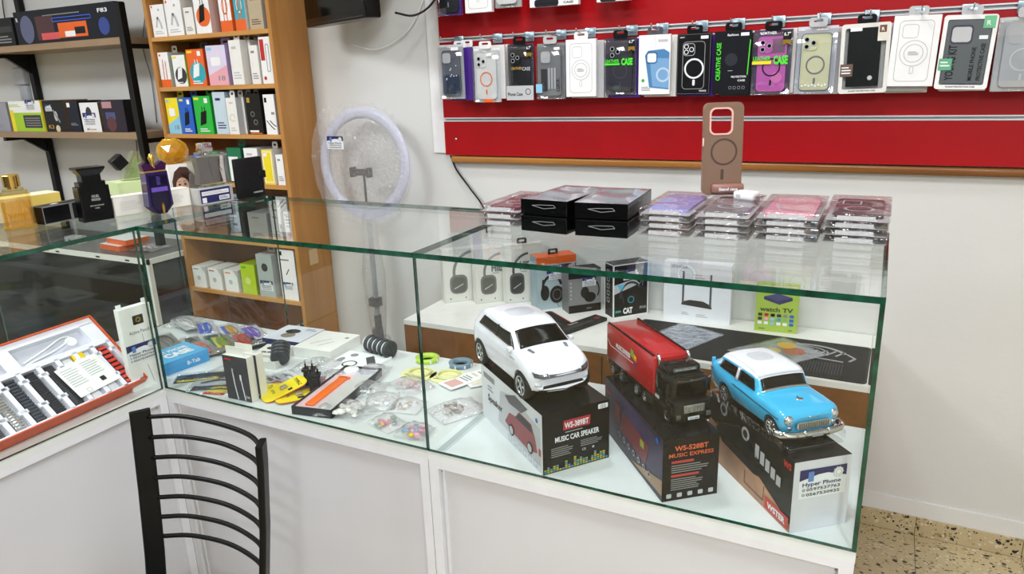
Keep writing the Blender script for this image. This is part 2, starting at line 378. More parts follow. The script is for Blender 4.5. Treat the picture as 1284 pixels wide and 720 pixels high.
c1 = cabinet(0, L1, 'display_counter', 'middle glass display counter full of small accessories, beside the toy car counter', (0, 0, 0), 0)
c2 = cabinet(L1, L2, 'display_counter', 'right-hand glass display counter holding three toy vehicles on their boxes', (L1, 0, 0), 0)
c3 = cabinet(0, 1.5, 'display_counter', 'left wing of the counter with the orange watch box under glass', (0, -1.5, 0), PI / 2)
# corner plinth under the corner deck, part of the left wing
cp = MB(); cp.box((1.5, 0, .751), (1.5 + DP, DP, DK), DECKM); cp.box((1.5 + DP - .02, 0, 0), (1.5 + DP, DP, .751), PANEL); cp.build('corner_deck', c3)
pane('front_glass', (.003, -.002, DK + .0005), (L1 - .001, .007, TOP - .0115), c1, 'y')
pane('top_glass', (.001, -.004, TOP - .011), (L1 - .001, DP, TOP), c1, 'z')
pane('front_glass', (.001, -.002, DK + .0005), (L2 - L1 - .008, .007, TOP - .0115), c2, 'y')
pane('top_glass', (.001, -.004, TOP - .011), (L2 - L1, DP, TOP), c2, 'z')
pane('side_glass', (L2 - L1 - .0075, -.002, DK + .0005), (L2 - L1, DP, TOP - .0115), c2, 'x')
pane('front_glass', (.0, -.002, DK + .0005), (1.493, .007, TOP - .0115), c3, 'y')
pane('top_glass', (.0, -.004, TOP - .011), (1.5 + DP, DP, TOP), c3, 'z')
pane('rear_glass', (1.5 + DP - .006, .004, DK + .0005), (1.5 + DP, DP - .007, TOP - .0115), c3, 'x')
pane('side_glass', (1.38, DP - .006, DK + .0005), (1.5 + DP, DP, TOP - .0115), c3, 'y')
# white deck strip where the two counters meet
# ------------------------------------------------------------------ staff worktop along the back wall
t = thing('back_worktop', 'low brown table with a white top against the wall behind the counter', 'table', (0, 0, 0))
TBR = wood('#8a5a2e', '#74481f', 3, (1, 1, 1), .45, name='brown_board')
MB().box((.15, .9, .682), (1.712, 1.345, .70), mat('#e9e9e4', .3)).build('table_top', t)
m_ = MB(); m_.box((.15, .901, .0), (1.712, .918, .682), TBR); m_.box((.152, .918, 0), (.17, 1.34, .682), TBR); m_.box((1.69, .918, 0), (1.71, 1.34, .682), TBR)
m_.box((.93, .8985, .1), (.933, .901, .67), DGREY); m_.build('front_board', t)
# dark cabinet beyond the left wing
t = thing('dark_cabinet', 'black cabinet with white metal edging standing below the left wall shelves', 'cabinet', (-1.320, .945, -.03))
TOPG = mat('#57534f', .35, noise=.08); BLK = mat('#070707', .3, noise=.1, scale=5, spec=.3); WE = mat('#e9e9e6', .4)
MB().box((-2.1, .006, .80), (-.006, .39, .818), TOPG).build('cabinet_top', t)
MB().box((-2.1, .008, .031), (-.02, .39, .797), BLK).build('carcass', t)
e_ = MB(); e_.box((-2.1, 0, .797), (0, .012, .822), WE); e_.box((-.012, 0, .797), (0, .395, .822), WE); e_.box((-.022, 0, .031), (0, .022, .797), WE)
e_.box((-.012, .375, .031), (0, .395, .797), WE)
for q in (-.16, -.38, -.70): e_.box((q, -.001, .804), (q + .03, .0, .812), DGREY)
e_.build('edging', t)
MB().box((-.01, .024, .06), (-.004, .37, .79), mat('#2b2d30', .25)).build('side_panel', t)
tag(MB().box((0, 0, 0), (.022, .0012, .016), YEL).build('yellow_tag', loc=(-2.10, .9435, .774)), 'tiny yellow tag stuck on the white edge of the black cabinet', 'tag')
# ------------------------------------------------------------------ red slat wall
t = thing('slatwall_board', 'bright red slatted display board with aluminium rails on the wall', 'display board', (0, 1.35, 0))
REDM = mat('#a60812', .38, noise=.03, scale=3, spec=.3)
BX0, BX1 = .112, 3.0; YB = -.03
MB().box((.045, -.012, 1.268), (3.0, -.0005, 2.4), WHITE).build('backing_board', t)
r_ = MB()
for z0, z1 in ((1.262, 1.393), (1.408, 1.690), (1.706, 1.99), (2.004, 2.38)): r_.box((BX0, YB, z0), (BX1, -.0125, z1), REDM)
r_.build('red_panels', t)
for z0, z1 in ((1.393, 1.408), (1.690, 1.706), (1.99, 2.004)):
    a = MB(); a.box((BX0, YB - .003, z0), (BX1, -.014, z0 + .004), ALU); a.box((BX0, YB - .003, z1 - .004), (BX1, -.014, z1), ALU); a.box((BX0, -.018, z0), (BX1, -.0135, z1), mat('#cfd3d5', .35, .2)); a.build('rail', t)
MB().ball((0, 0, 0), .006, CHROME, sc=(1, .6, 1)).build('screw', t, loc=(.165, YB - .001, 1.325))
MB().box((2.31, YB - .0045, 1.3935), (2.40, YB - .003, 1.4075), CHROME)
t = MB().rbox((.135, 1.318, 1.232), (3.0, 1.3495, 1.257), .006, wood('#754618', '#b67a38', 2.2, (.06, 1, 1), .35)).build('pine_batten')
tag(t, 'long varnished pine batten fixed under the red display board', 'batten')
# ------------------------------------------------------------------ oak bookshelf with cartons
OAK = wood('#a87034', '#bd8644', 3, (1, 1, .1), .4); OAKH = wood('#bb843f', '#cf9a55', 3, (.1, 1, 1), .4)
SX0, SX1, SY0, SY1 = -1.31, -.565, 1.137, 1.345
t = thing('bookshelf', 'tall oak bookshelf packed with small boxed phone accessories', 'bookshelf', (0, 0, 0))
for a, b in ((SX0, SX0 + .02), (SX1 - .02, SX1)): MB().box((a, SY0, 0), (b, SY1, 2.45), OAK).build('side_panel', t)
MB().box((SX0 + .02, SY1 - .006, 0), (SX1 - .02, SY1, 2.45), wood('#7a4f27', '#8a5c30', 3, (1, 1, .1), .6)).build('back_panel', t)
SHZ = [.08, .345, .612, .875, 1.137, 1.352, 1.56, 1.775, 1.99, 2.2, 2.43]
for z in SHZ: MB().box((SX0 + .02, SY0 + .001, z - .018), (SX1 - .02, SY1 - .006, z), OAKH).build('shelf', t)
tag(MB().box((0, 0, 0), (.001, .055, .07), mat('#cfae83', .5)).build('paper_sticker', loc=(-.5645, 1.2, .77), rz=0), 'faint square paper sticker on the side of the oak bookshelf', 'sticker')
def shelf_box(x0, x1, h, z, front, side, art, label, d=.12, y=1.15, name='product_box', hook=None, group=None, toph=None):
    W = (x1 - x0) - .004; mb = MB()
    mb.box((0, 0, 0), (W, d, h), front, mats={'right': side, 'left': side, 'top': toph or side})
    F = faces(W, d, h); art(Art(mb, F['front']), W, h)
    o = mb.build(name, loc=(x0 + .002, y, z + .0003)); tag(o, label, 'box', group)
    if hook:
        hb = MB(); P = rrect(W * .5, .034, .008, 4, 0, .005); Q = rrect(W * .28, .009, .003, 4, 0, .008)
        n = len(P); v = [(x, 0, y_) for x, y_ in P + Q] + [(x, .0012, y_) for x, y_ in P + Q]
        fs = [(i, (i + 1) % n, n + (i + 1) % n, n + i) for i in range(n)] + [(2 * n + i, 3 * n + i, 3 * n + (i + 1) % n, 2 * n + (i + 1) % n) for i in range(n)]
        hb.add(v, fs, hook); hb.build('hang_tab', o, loc=(W / 2, d * .45, h + .008))
    return o
def a_ear(c=ORANGE, dev=LGREY):
    def f(a, w, h):
        a.disc(w * .12, h * .94, w * .06, c); a.text('8', w * .55, h * .8, h * .07, GREY, w=w * .12)
        a.line([(w * .3, h * .3), (w * .45, h * .62), (w * .62, h * .45), (w * .7, h * .25)], w * .13, dev); a.lines(w * .15, h * .08, w * .85, h * .2, 2, LGREY)
    return f
def a_plain(c=GREY):
    def f(a, w, h): a.lines(w * .15, h * .12, w * .85, h * .3, 3, c); a.rect(w * .2, h * .8, w * .6, h * .86, c)
    return f
def a_split(c2, dev=WHITE, t='18'):
    def f(a, w, h):
        a.poly([(0, 0), (w, 0), (w, h * .5), (0, h * .25)], c2); a.rr(w * .45, h * .6, w * .5, h * .22, w * .08, dev, 2); a.text(t, w * .5, h * .12, h * .12, GREY, 2, w=w * .35)
        a.rect(w * .05, h * .88, w * .3, h * .95, SKY, 2)
    return f
def a_charger(c2=BLACK, lab='quick', wave=None):
    def f(a, w, h):
        if wave: a.disc(w * .55, h * .35, w * .45, wave, 1)
        a.rect(w * .05, h * .9, w * .35, h * .96, YEL, 2); a.poly([(w * .25, h * .22), (w * .62, h * .28), (w * .72, h * .62), (w * .38, h * .58)], c2, 3)
        a.rect(w * .45, h * .6, w * .49, h * .72, c2, 3); a.rect(w * .6, h * .6, w * .64, h * .72, c2, 3); a.rr(w * .75, h * .88, w * .2, h * .13, .003, STICK, 2)
        a.lines(w * .2, h * .05, w * .8, h * .16, 2, WHITE, 2)
    return f
def a_cable(c=ORANGE, c2=WHITE):
    def f(a, w, h):
        a.rect(0, 0, w, h * .22, c); a.ring(w * .5, h * .5, w * .2, w * .25, c2, 2, sy=2); a.line([(w * .35, h * .1), (w * .42, h * .8)], w * .07, c, 2); a.line([(w * .62, h * .1), (w * .66, h * .75)], w * .07, c, 2)
        a.disc(w * .2, h * .92, w * .08, c, 2)
    return f
def a_phone(c=BLACK, t=None):
    def f(a, w, h):
        a.ring(w * .5, h * .45, w * .22, w * .27, c, 1, 0, 300); a.lines(w * .2, h * .08, w * .8, h * .2, 2, c); a.rect(w * .3, h * .84, w * .7, h * .88, c)
        a.line([(w * .15, h * .42), (w * .9, h * .38)], w * .03, YEL, 2)
    return f
IVORY = mat('#eceae6', .45); BUFF = mat('#d9c3bb', .5); PLV = mat('#dcd3ea', .45)
K = 'boxed accessories on the oak bookshelf'
zA, zB, zC, zD, zE, zF = SHZ[7], SHZ[6], SHZ[5], SHZ[4], SHZ[3], SHZ[2]
shelf_box(-1.285, -1.195, .135, zA, WHITE, OFFW, a_ear(), 'white earphone box, leftmost on the highest visible oak shelf', group=K)
shelf_box(-1.19, -1.085, .15, zA, WHITE, OFFW, a_ear(), 'white earphone box second from left on the highest visible oak shelf', hook=WHITE, group=K)
shelf_box(-1.07, -1.01, .11, zA, IVORY, OFFW, a_plain(), 'small low white box beside the black and orange picture box', y=1.145, group=K)
shelf_box(-1.0, -.905, .19, zA, WHITE, BUFF, a_charger(BLACK, wave=ORANGE), 'white box with black and orange device picture and beige side', y=1.142, d=.17, group=K)
shelf_box(-.86, -.79, .2, zA, WHITE, ORANGE, a_cable(ORANGE, ORANGE), 'orange and white cable box on the highest visible oak shelf', group=K)
shelf_box(-.775, -.71, .2, zA, TEAL, OFFW, a_cable(ORANGE, WHITE), 'teal box with white cables and an orange foot', group=K)
shelf_box(-.695, -.615, .14, zA, mat('#b9a98c', .4), LGREY, a_plain(BROWNP), 'clear pack of grey and brown cable ends at the right of the highest shelf', group=K, name='cable_pack')
shelf_box(-1.285, -1.215, .15, zB, WHITE, LGREY, a_cable(), 'white box with two orange cables at the left end of its shelf', hook=WHITE, d=.15, group=K)
shelf_box(-1.195, -1.11, .135, zB, WHITE, LIME, a_charger(WHITE, wave=DGREY), 'white box with grey charger picture and green side', group=K)
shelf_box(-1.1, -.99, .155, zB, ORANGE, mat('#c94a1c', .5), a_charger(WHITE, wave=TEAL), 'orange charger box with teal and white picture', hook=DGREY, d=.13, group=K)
shelf_box(-.975, -.855, .165, zB, PLV, LAV, a_split(PINK), 'tall lavender and pink charger box', hook=LAV, d=.14, group=K)
for i in range(3): shelf_box(-.825 + i * .014, -.755 + i * .014, .18, zB, IVORY, OFFW, a_plain(LGREY), ('tall slim white box, %s of the three banded beside the lavender box' % ('frontmost', 'middle', 'rearmost')[i]), y=1.142 + .042 * i, d=.038, hook=IVORY, group=K)
shelf_box(-.72, -.67, .155, zB, IVORY, OFFW, a_plain(), 'short slim white box between the banded whites and the red and white box', group=K)
shelf_box(-.66, -.592, .185, zB, WHITE, OFFW, lambda a, w, h: (a.rect(w * .05, h * .5, w * .4, h * .95, RED), a.frame(w * .65, h * .55, w * .3, h * .6, .008, .003, GREY, 2), a.disc(w * .25, h * .12, w * .12, RED, 2)), 'white and red box with outlined shaver, right end of its shelf', hook=LGREY, group=K)
shelf_box(-1.285, -1.2, .16, zC, YEL, SKY, a_split(SKY), 'yellow and pale blue charger box, left end of the third shelf', hook=YEL, group=K)
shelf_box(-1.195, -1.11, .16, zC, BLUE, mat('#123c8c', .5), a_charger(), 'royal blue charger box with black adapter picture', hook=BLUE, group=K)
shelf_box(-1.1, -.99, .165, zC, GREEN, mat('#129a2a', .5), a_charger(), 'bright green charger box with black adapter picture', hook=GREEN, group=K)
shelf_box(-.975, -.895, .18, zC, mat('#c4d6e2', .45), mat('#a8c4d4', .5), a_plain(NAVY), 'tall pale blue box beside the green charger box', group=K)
for i in range(4): shelf_box(-.888 + i * .012, -.825 + i * .012, .155, zC, IVORY, LGREY, a_phone(LGREY), ('white charger box, %s in the banded row beside the pale blue box' % ('first from front', 'second from front', 'third from front', 'fourth from front')[i]), y=1.142 + .034 * i, d=.031, hook=IVORY, group=K)
shelf_box(-.78, -.69, .17, zC, mat('#191715', .45), MBLACK, lambda a, w, h: (a.rect(w * .1, h * .78, w * .3, h * .9, GOLD), a.ring(w * .4, h * .5, w * .1, w * .13, GREY), a.ring(w * .55, h * .3, w * .1, w * .13, GREY), a.rect(w * .1, h * .05, w * .7, h * .1, WHITE, 2), a.rect(w * .1, h * .01, w * .9, h * .035, ORANGE)), 'black box with a gold square on the third shelf', group=K)
shelf_box(-.675, -.61, .165, zC, WHITE, LGREY, lambda a, w, h: (a.rect(w * .08, h * .8, w * .3, h * .92, BLACK), a.line([(w * .1, h * .35), (w * .5, h * .2), (w * .8, h * .12)], w * .07, BLACK), a.line([(w * .4, h * .35), (w * .7, h * .25), (w * .95, h * .2)], w * .07, BLACK), a.rect(w * .6, h * .5, w * .9, h * .56, GREY)), 'white box with black cables, right end of the third shelf', hook=WHITE, d=.15, group=K)
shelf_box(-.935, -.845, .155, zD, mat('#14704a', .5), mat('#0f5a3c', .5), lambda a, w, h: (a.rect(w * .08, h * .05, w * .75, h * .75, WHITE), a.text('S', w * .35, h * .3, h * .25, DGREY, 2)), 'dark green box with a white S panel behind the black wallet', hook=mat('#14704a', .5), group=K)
shelf_box(-.83, -.745, .155, zD, WHITE, LGREY, a_plain(LGREY), 'plain white box between the green and the yellow one', group=K)
shelf_box(-.725, -.66, .15, zD, YEL, OFFW, lambda a, w, h: (a.frame(w * .5, h * .5, w * .85, h * .9, .003, .004, WHITE), a.rect(w * .2, h * .8, w * .5, h * .9, WHITE, 2)), 'yellow box with a white border beside the shelf side', hook=WHITE, group=K)
shelf_box(-.645, -.6, .13, zD, WHITE, OFFW, a_plain(), 'narrow white box right of the white-bordered yellow box', group=K)
shelf_box(-1.15, -1.06, .13, zD, mat('#7d8084', .4), LGREY, a_plain(WHITE), 'grey box half hidden behind the square grey perfume', group=K)
shelf_box(-1.04, -.96, .12, zD, WHITE, LGREY, a_phone(DGREY), 'white box peeking out left of the dark green box', group=K)
shelf_box(-.72, -.655, .14, zE, IVORY, LGREY, a_plain(), 'white slanted tube carton on the shelf behind the counter top', group=K)
shelf_box(-.64, -.59, .145, zE, WHITE, LGREY, lambda a, w, h: (a.disc(w * .5, h * .3, w * .25, PINK), a.lines(w * .2, h * .5, w * .8, h * .9, 4, GREY)), 'white box with a pink spot beside the white tube carton', group=K)
shelf_box(-.86, -.74, .13, zE, mat('#c9c6c0', .5), LGREY, a_plain(), 'grey white box in the shelf just under the counter top level', group=K)
shelf_box(-1.0, -.88, .13, zE, mat('#2a2a2c', .5), MBLACK, a_plain(LGREY), 'black box in the shelf just under the counter top level', group=K)
o = shelf_box(-.72, -.65, .055, zE + .1405, WHITE, LGREY, a_phone(BLACK), 'small white box lying on top of the white tube carton', group=K)
for i in range(3): shelf_box(-1.285 + .108 * i, -1.195 + .108 * i, .105, zF, WHITE, IVORY, lambda a, w, h: (a.disc(w * .45, h * .45, w * .14, LGREY), a.rect(w * .1, h * .85, w * .5, h * .9, [GREY, RED, ORANGE][i]), a.poly([(w * .7, h), (w, h), (w, h * .7)], LGREY)), 'square white earbud box, %s of the three in a row beside the lime one' % ('leftmost', 'middle', 'rightmost')[i], group=K)
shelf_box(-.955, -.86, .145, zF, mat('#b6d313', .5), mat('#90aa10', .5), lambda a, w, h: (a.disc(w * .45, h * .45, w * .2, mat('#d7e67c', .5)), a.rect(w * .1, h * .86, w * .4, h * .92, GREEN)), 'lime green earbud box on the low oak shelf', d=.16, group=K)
shelf_box(-.845, -.745, .2, zF, mat('#aeb8b6', .35), LGREY, lambda a, w, h: (shop_label(a, w * .1, h * .15, w * .8), a.disc(w * .5, h * .7, w * .2, DGREY)), 'clear hanging pack with the shop sticker beside the lime box', hook=LGREY, group=K, name='cable_pack')
shelf_box(-.705, -.605, .235, zF, WHITE, LGREY, lambda a, w, h: (a.rect(w * .05, h * .88, w * .25, h * .96, BLACK), a.rect(w * .1, h * .78, w * .65, h * .81, GREY), shop_label(a, w * .15, h * .2, w * .6), a.line([(w * .4, h * .5), (w * .6, h * .62)], w * .05, DGREY)), 'tall white holder box with black hang hook on the low oak shelf', d=.06, hook=BLACK, group=K)
shelf_box(-.7, -.6, .12, SHZ[1], IVORY, LGREY, lambda a, w, h: a.rect(w * .1, h * .5, w * .4, h * .9, NAVY), 'white box with a navy square on the lowest visible oak shelf', hook=DGREY, group=K)
# ------------------------------------------------------------------ black steel shelves on the left
t = thing('wall_rack', 'black steel rack with two brown boards on the left wall part', 'shelf', (0, 0, 0))
BW = wood('#8c7358', '#a88d6e', 2, (.15, 1, 1), .5)
for z in (1.785, 1.36):
    MB().box((-2.9, 1.1, z - .03), (-1.44, 1.345, z), BW).build('board', t)
STL = mat('#0c0c0c', .35)
MB().box((-1.44, 1.09, 0.82), (-1.405, 1.12, 1.93), STL).build('upright', t)
MB().box((-2.56, 1.315, 0.3), (-2.525, 1.345, 2.4), STL).build('upright', t)
for z in (1.755, 1.33):
    k = MB(); k.box((-2.555, 1.105, z - .02), (-2.53, 1.32, z), STL); k.add([(-2.553, 1.315, z - .1), (-2.532, 1.315, z - .1), (-2.532, 1.315, z - .02), (-2.553, 1.315, z - .02), (-2.553, 1.2, z - .02), (-2.532, 1.2, z - .02)], [(0, 1, 2, 3), (0, 4, 5, 1), (0, 3, 4), (1, 5, 2), (3, 2, 5, 4)], STL)
    k.build('bracket', t); k = MB(); k.box((-1.435, 1.12, z - .02), (-1.41, 1.335, z), STL); k.build('bracket', t)
def lb(x0, x1, h, z, front, side, art, label, d=.13, y=1.115): return shelf_box(x0, x1, h, z, front, side, art, label, d=d, y=y, group='boxes on the steel rack')
def a_kb(a, w, h):
    a.rect(w * .12, h * .0, w, h * .62, LIME); a.rr(w * .68, h * .33, w * .55, h * .42, .006, DGREY, 2)
    for i in range(4): a.line([(w * .45, h * (.2 + .08 * i)), (w * .92, h * (.2 + .08 * i))], h * .03, GREY, 3)
    a.rect(0, 0, w * .12, h * .7, YEL, 2); shop_label(a, w * .55, h * .7, w * .3); a.lines(w * .02, h * .8, w * .4, h * .9, 2, LIME)
lb(-2.46, -2.18, .155, 1.36, WHITE, YEL, a_kb, 'white and lime keyboard box on the lower rack board')
lb(-2.165, -1.985, .155, 1.36, mat('#15171c', .4), BROWNP, lambda a, w, h: (a.text('K3', w * .12, h * .1, h * .12, GOLD, w=w * .25), a.disc(w * .55, h * .5, w * .14, LGREY, sx=.6), a.line([(w * .45, h * .7), (w * .7, h * .3)], w * .06, GREY, 2), shop_label(a, w * .12, h * .66, w * .3), a.disc(w * .55, h * .1, w * .1, BEIGE, 2)), 'black mouse box with gold K3 lettering on the lower rack board')
lb(-1.975, -1.875, .15, 1.36, mat('#161a2a', .4), MBLACK, lambda a, w, h: (a.rect(w * .1, h * .8, w * .35, h * .94, WHITE), a.lines(w * .2, h * .2, w * .8, h * .3, 2, GREY)), 'dark blue box with a small white square on the lower rack board')
lb(-1.865, -1.72, .14, 1.36, STICK, GOLD, lambda a, w, h: (a.disc(w * .45, h * .6, w * .17, DGREY, sy=1.5), shop_label(a, w * .1, h * .22, w * .7), a.text('Mouse', w * .2, h * .06, h * .08, GOLD, w=w * .5)), 'white mouse box with gold side on the lower rack board')
lb(-1.71, -1.53, .15, 1.36, mat('#2a2130', .4), MBLACK, lambda a, w, h: (a.rect(w * .2, h * .4, w * .6, h * .62, mat('#44507e', .4)), a.disc(w * .4, h * .25, w * .2, mat('#5b2f35', .5), 2), a.rect(w * .1, h * .75, w * .5, h * .95, mat('#b98a8e', .5))), 'dark game controller box at the right end of the lower rack board', d=.06)
lb(-2.8, -2.48, .15, 1.36, mat('#9b9ba8', .5), GREY, a_plain(), 'grey lilac box at the left edge of the lower rack board')
def a_f83(a, w, h):
    a.text('F83', w * .84, h * .74, h * .11, STICK, w=w * .09); a.lines(w * .3, h * .78, w * .8, h * .84, 1, GREY)
    a.disc(w * .12, h * .45, w * .07, mat('#5a5f80', .4), 1, sy=1.2); a.text('R', w * .02, h * .7, h * .12, STICK, 2)
    a.rect(w * .22, h * .1, w * .4, h * .8, mat('#4a2a2e', .5)); a.rect(w * .26, h * .1, w * .44, h * .3, mat('#d9565a', .5), 2); a.rect(w * .44, h * .12, w * .72, h * .55, ORANGE, 2); a.rect(w * .5, h * .14, w * .6, h * .3, WHITE, 3)
    a.frame(w * .58, h * .66, w * .38, h * .12, .004, .003, mat('#3d6cff', .4), 2); a.rect(w * .6, h * .2, w * .7, h * .4, BLACK, 3); a.disc(w * .88, h * .35, w * .05, mat('#27408f', .4), 2)
lb(-2.25, -1.47, .155, 1.785, mat('#0f1420', .4), MBLACK, a_f83, 'long dark gaming box marked F83 on the upper rack board', d=.05)
lb(-2.52, -2.27, .135, 1.785, mat('#15181a', .4), MBLACK, lambda a, w, h: (a.rect(w * .5, h * .5, w * .95, h * .7, DGREY), a.disc(w * .25, h * .3, w * .2, mat('#7a3a1c', .5)), a.lines(w * .45, h * .1, w * .9, h * .4, 3, GREY)), 'black box with an orange round picture at the left of the upper rack board')
lb(-2.85, -2.54, .13, 1.785, mat('#20242c', .4), MBLACK, a_plain(), 'plain dark box at the left end of the upper rack board')
# fuse switches and their cables behind the rack
f = thing('wall_switch', 'grey wall switch box with a cable between the rack boards', 'switch', (-2.68, 1.349, 1.56))
MB().rbox((-.05, -.03, .04), (.055, 0, .13), .006, mat('#c9ccd0', .4)).build('upper_box', f); MB().rbox((-.02, -.025, -.06), (.05, 0, .035), .006, mat('#b2b6bb', .4)).build('lower_box', f)
MB().tube(curve_pts([(0, -.01, .13), (-.01, -.012, .25), (-.03, -.012, .4), (.01, -.012, .6)]), .0035, DGREY, 6).build('cable', f)
tag(MB().tube(curve_pts([(-1.79, 1.345, .95), (-1.81, 1.34, 1.15), (-1.795, 1.34, 1.3)]), .003, mat('#7a6a5a', .6), 6).build('brown_cord'), 'thin brown cord hanging on the wall below the lower rack board', 'cord')
tag(MB().tube(curve_pts([(-1.62, 1.345, 1.39), (-1.6, 1.34, 1.6), (-1.62, 1.34, 1.76), (-1.56, 1.343, 1.95), (-1.58, 1.343, 2.2)]), .003, GREY, 6).build('thin_wire'), 'thin grey wire on the wall between the two rack boards at right', 'wire')
# ------------------------------------------------------------------ television
t = thing('television', 'black wall television seen from below beside the oak bookshelf', 'television', (-.43, 1.19, 1.77), R(-25))
MB().rbox((0, 0, 0), (.52, .06, .34), .006, mat('#0b0b0c', .25)).build('housing', t)
MB().box((.012, -.001, .03), (.508, .0005, .32), mat('#050506', .08)).build('screen', t)
MB().box((0.01, -.002, .006), (.5, .0, .010), mat('#4a4038', .2, .6)).build('lower_trim', t)
MB().box((.2, .06, .1), (.3, .24, .2), MBLACK).build('wall_mount', t)
tag(MB().tube(curve_pts([(.0, 1.2, 1.80), (.05, 1.25, 1.79), (.1, 1.3, 1.83), (.14, 1.335, 1.92), (.15, 1.335, 2.0)]), .004, BLACK, 8).build('television_cable'), 'black cable leaving the right end of the television', 'cable')
tag(MB().tube(curve_pts([(-.35, 1.345, 1.71), (-.2, 1.34, 1.68), (-.05, 1.34, 1.74), (.04, 1.335, 1.85), (.1, 1.335, 2.0)]), .003, WHITE, 8).build('white_cable'), 'white cable looping over the wall below the television', 'cable')
tag(MB().tube(curve_pts([(.125, 1.335, 1.258), (.15, 1.335, 1.2), (.21, 1.33, 1.13), (.27, 1.33, 1.05), (.28, 1.33, .95)]), .0035, BLACK, 8).build('black_cable'), 'black cable running down the wall from the red board corner', 'cable')
tag(MB().tube(curve_pts([(.115, 1.343, 1.258), (.17, 1.343, 1.18), (.28, 1.343, 1.05), (.3, 1.343, .95)]), .0022, LGREY, 8).build('grey_cable'), 'thin pale cable beside the black one below the red board', 'cable')
# ------------------------------------------------------------------ ring light in its bag
t = thing('ring_light', 'white ring lamp on a stand, wrapped in clear plastic, leaning by the wall', 'ring light', (-.25, 1.25, 0))
tl = T(0, 0, 1.227) @ RX(PI / 2 - .06)
MB().torus(.208, .024, mat('#d5d8ec', .3, noise=.02), tl, 56, 12, .55).build('ring', t)
h_ = MB(); h_.rbox((-.055, -.02, 1.178), (.04, .0, 1.205), .004, BLACK); h_.box((-.055, -.03, 1.172), (-.043, .0, 1.212), BLACK); h_.box((.03, -.03, 1.172), (.04, .0, 1.212), BLACK); h_.build('phone_clamp', t)
MB().cyl(.005, 1.04, 1.18, BLACK, T(-.005, 0, 0), 10).build('gooseneck', t)
s_ = MB(); s_.cyl(.016, 1.0, 1.06, LGREY, None, 14); s_.cyl(.011, .55, 1.0, mat('#8d8f92', .4), None, 12); s_.cyl(.016, .02, .56, mat('#2a2a2c', .4), None, 12); s_.rbox((-.03, -.02, .6), (.02, .02, .64), .005, BLACK); s_.build('pole', t)
for a in (-20, 100, 220):
    c_, q_ = math.cos(R(a)), math.sin(R(a)); MB().tube([(0.02 * c_, .02 * q_, .5), (.035 * c_, .035 * q_, .3), (.06 * c_, .06 * q_, .01)], .008, mat('#2e2e30', .4), 8).build('leg', t)
wb = MB(); bag = []
for i in range(25):
    for j in range(25):
        u, v = i / 24 * 2 - 1, j / 24 * 2 - 1; k = max(abs(u), abs(v)); l = math.hypot(u, v) or 1; f_ = (k / l) ** .75
        bag.append((u * f_ * .25, -.034 - .012 * (1 - k) + random.uniform(-.003, .003), 1.227 + v * f_ * .25 + (.015 if k > .9 and random.random() < .2 else 0)))
wb.add(bag, [(i * 25 + j, (i + 1) * 25 + j, (i + 1) * 25 + j + 1, i * 25 + j + 1) for i in range(24) for j in range(24)], BAGM, None, True); wb.build('plastic_wrap', t)
wl = MB(); shop_label(Art(wl, frame((0, 0, 0), (1, 0, 0), (0, 0, 1))), 0, 0, .085, 1); wl.build('shop_sticker', t, loc=(-.14, -.052, 1.29))
bg = MB(); bg.lathe([(.03, .45), (.045, .62), (.05, .75), (.035, .88), (.028, 1.02)], BAGM, 16); bg.lathe([(.06, .05), (.07, .25), (.05, .45)], BAGM, 16); bg.build('stand_bag', t)
# ------------------------------------------------------------------ phone case packs hanging on the red board
def cam_cluster(mb, F, cx, cy, col, kind='tri', s=1.0):
    if kind == 'open': Art(mb, F @ T(0, 0, .0088)).rr(cx, cy, .036 * s, .038 * s, .009 * s, LGREY); Art(mb, F @ T(0, 0, .009)).frame(cx, cy, .042 * s, .044 * s, .011 * s, .003 * s, col); return
    mb.prism(rrect(.04 * s, .042 * s, .01 * s, 4, cx, cy), .008, .0105, col, F)
    for dx, dy in ((-.009, .010), (-.009, -.010), (.010, 0)):
        mb.cyl(.0075 * s, .0105, .0125, mat('#cfd2d6', .3, .6), F @ T(cx + dx * s, cy + dy * s, 0), 14); mb.cyl(.0055 * s, .0125, .0128, mat('#0b0d12', .1), F @ T(cx + dx * s, cy + dy * s, 0), 14)
def hook_tab(parent, W, H, m):
    hb = MB(); n0 = rrect(.05, .026, .008, 4, 0, .008); q0 = rrect(.026, .007, .003, 4, 0, .012); n = len(n0)
    v = [(x, 0, y) for x, y in n0 + q0] + [(x, .0012, y) for x, y in n0 + q0]
    hb.add(v, [(i, (i + 1) % n, n + (i + 1) % n, n + i) for i in range(n)] + [(2 * n + i, 3 * n + i, 3 * n + (i + 1) % n, 2 * n + (i + 1) % n) for i in range(n)], m)
    hb.build('hang_tab', parent, loc=(W / 2, .003, H + .003))
BG = 'phone case packs hanging on the red board'
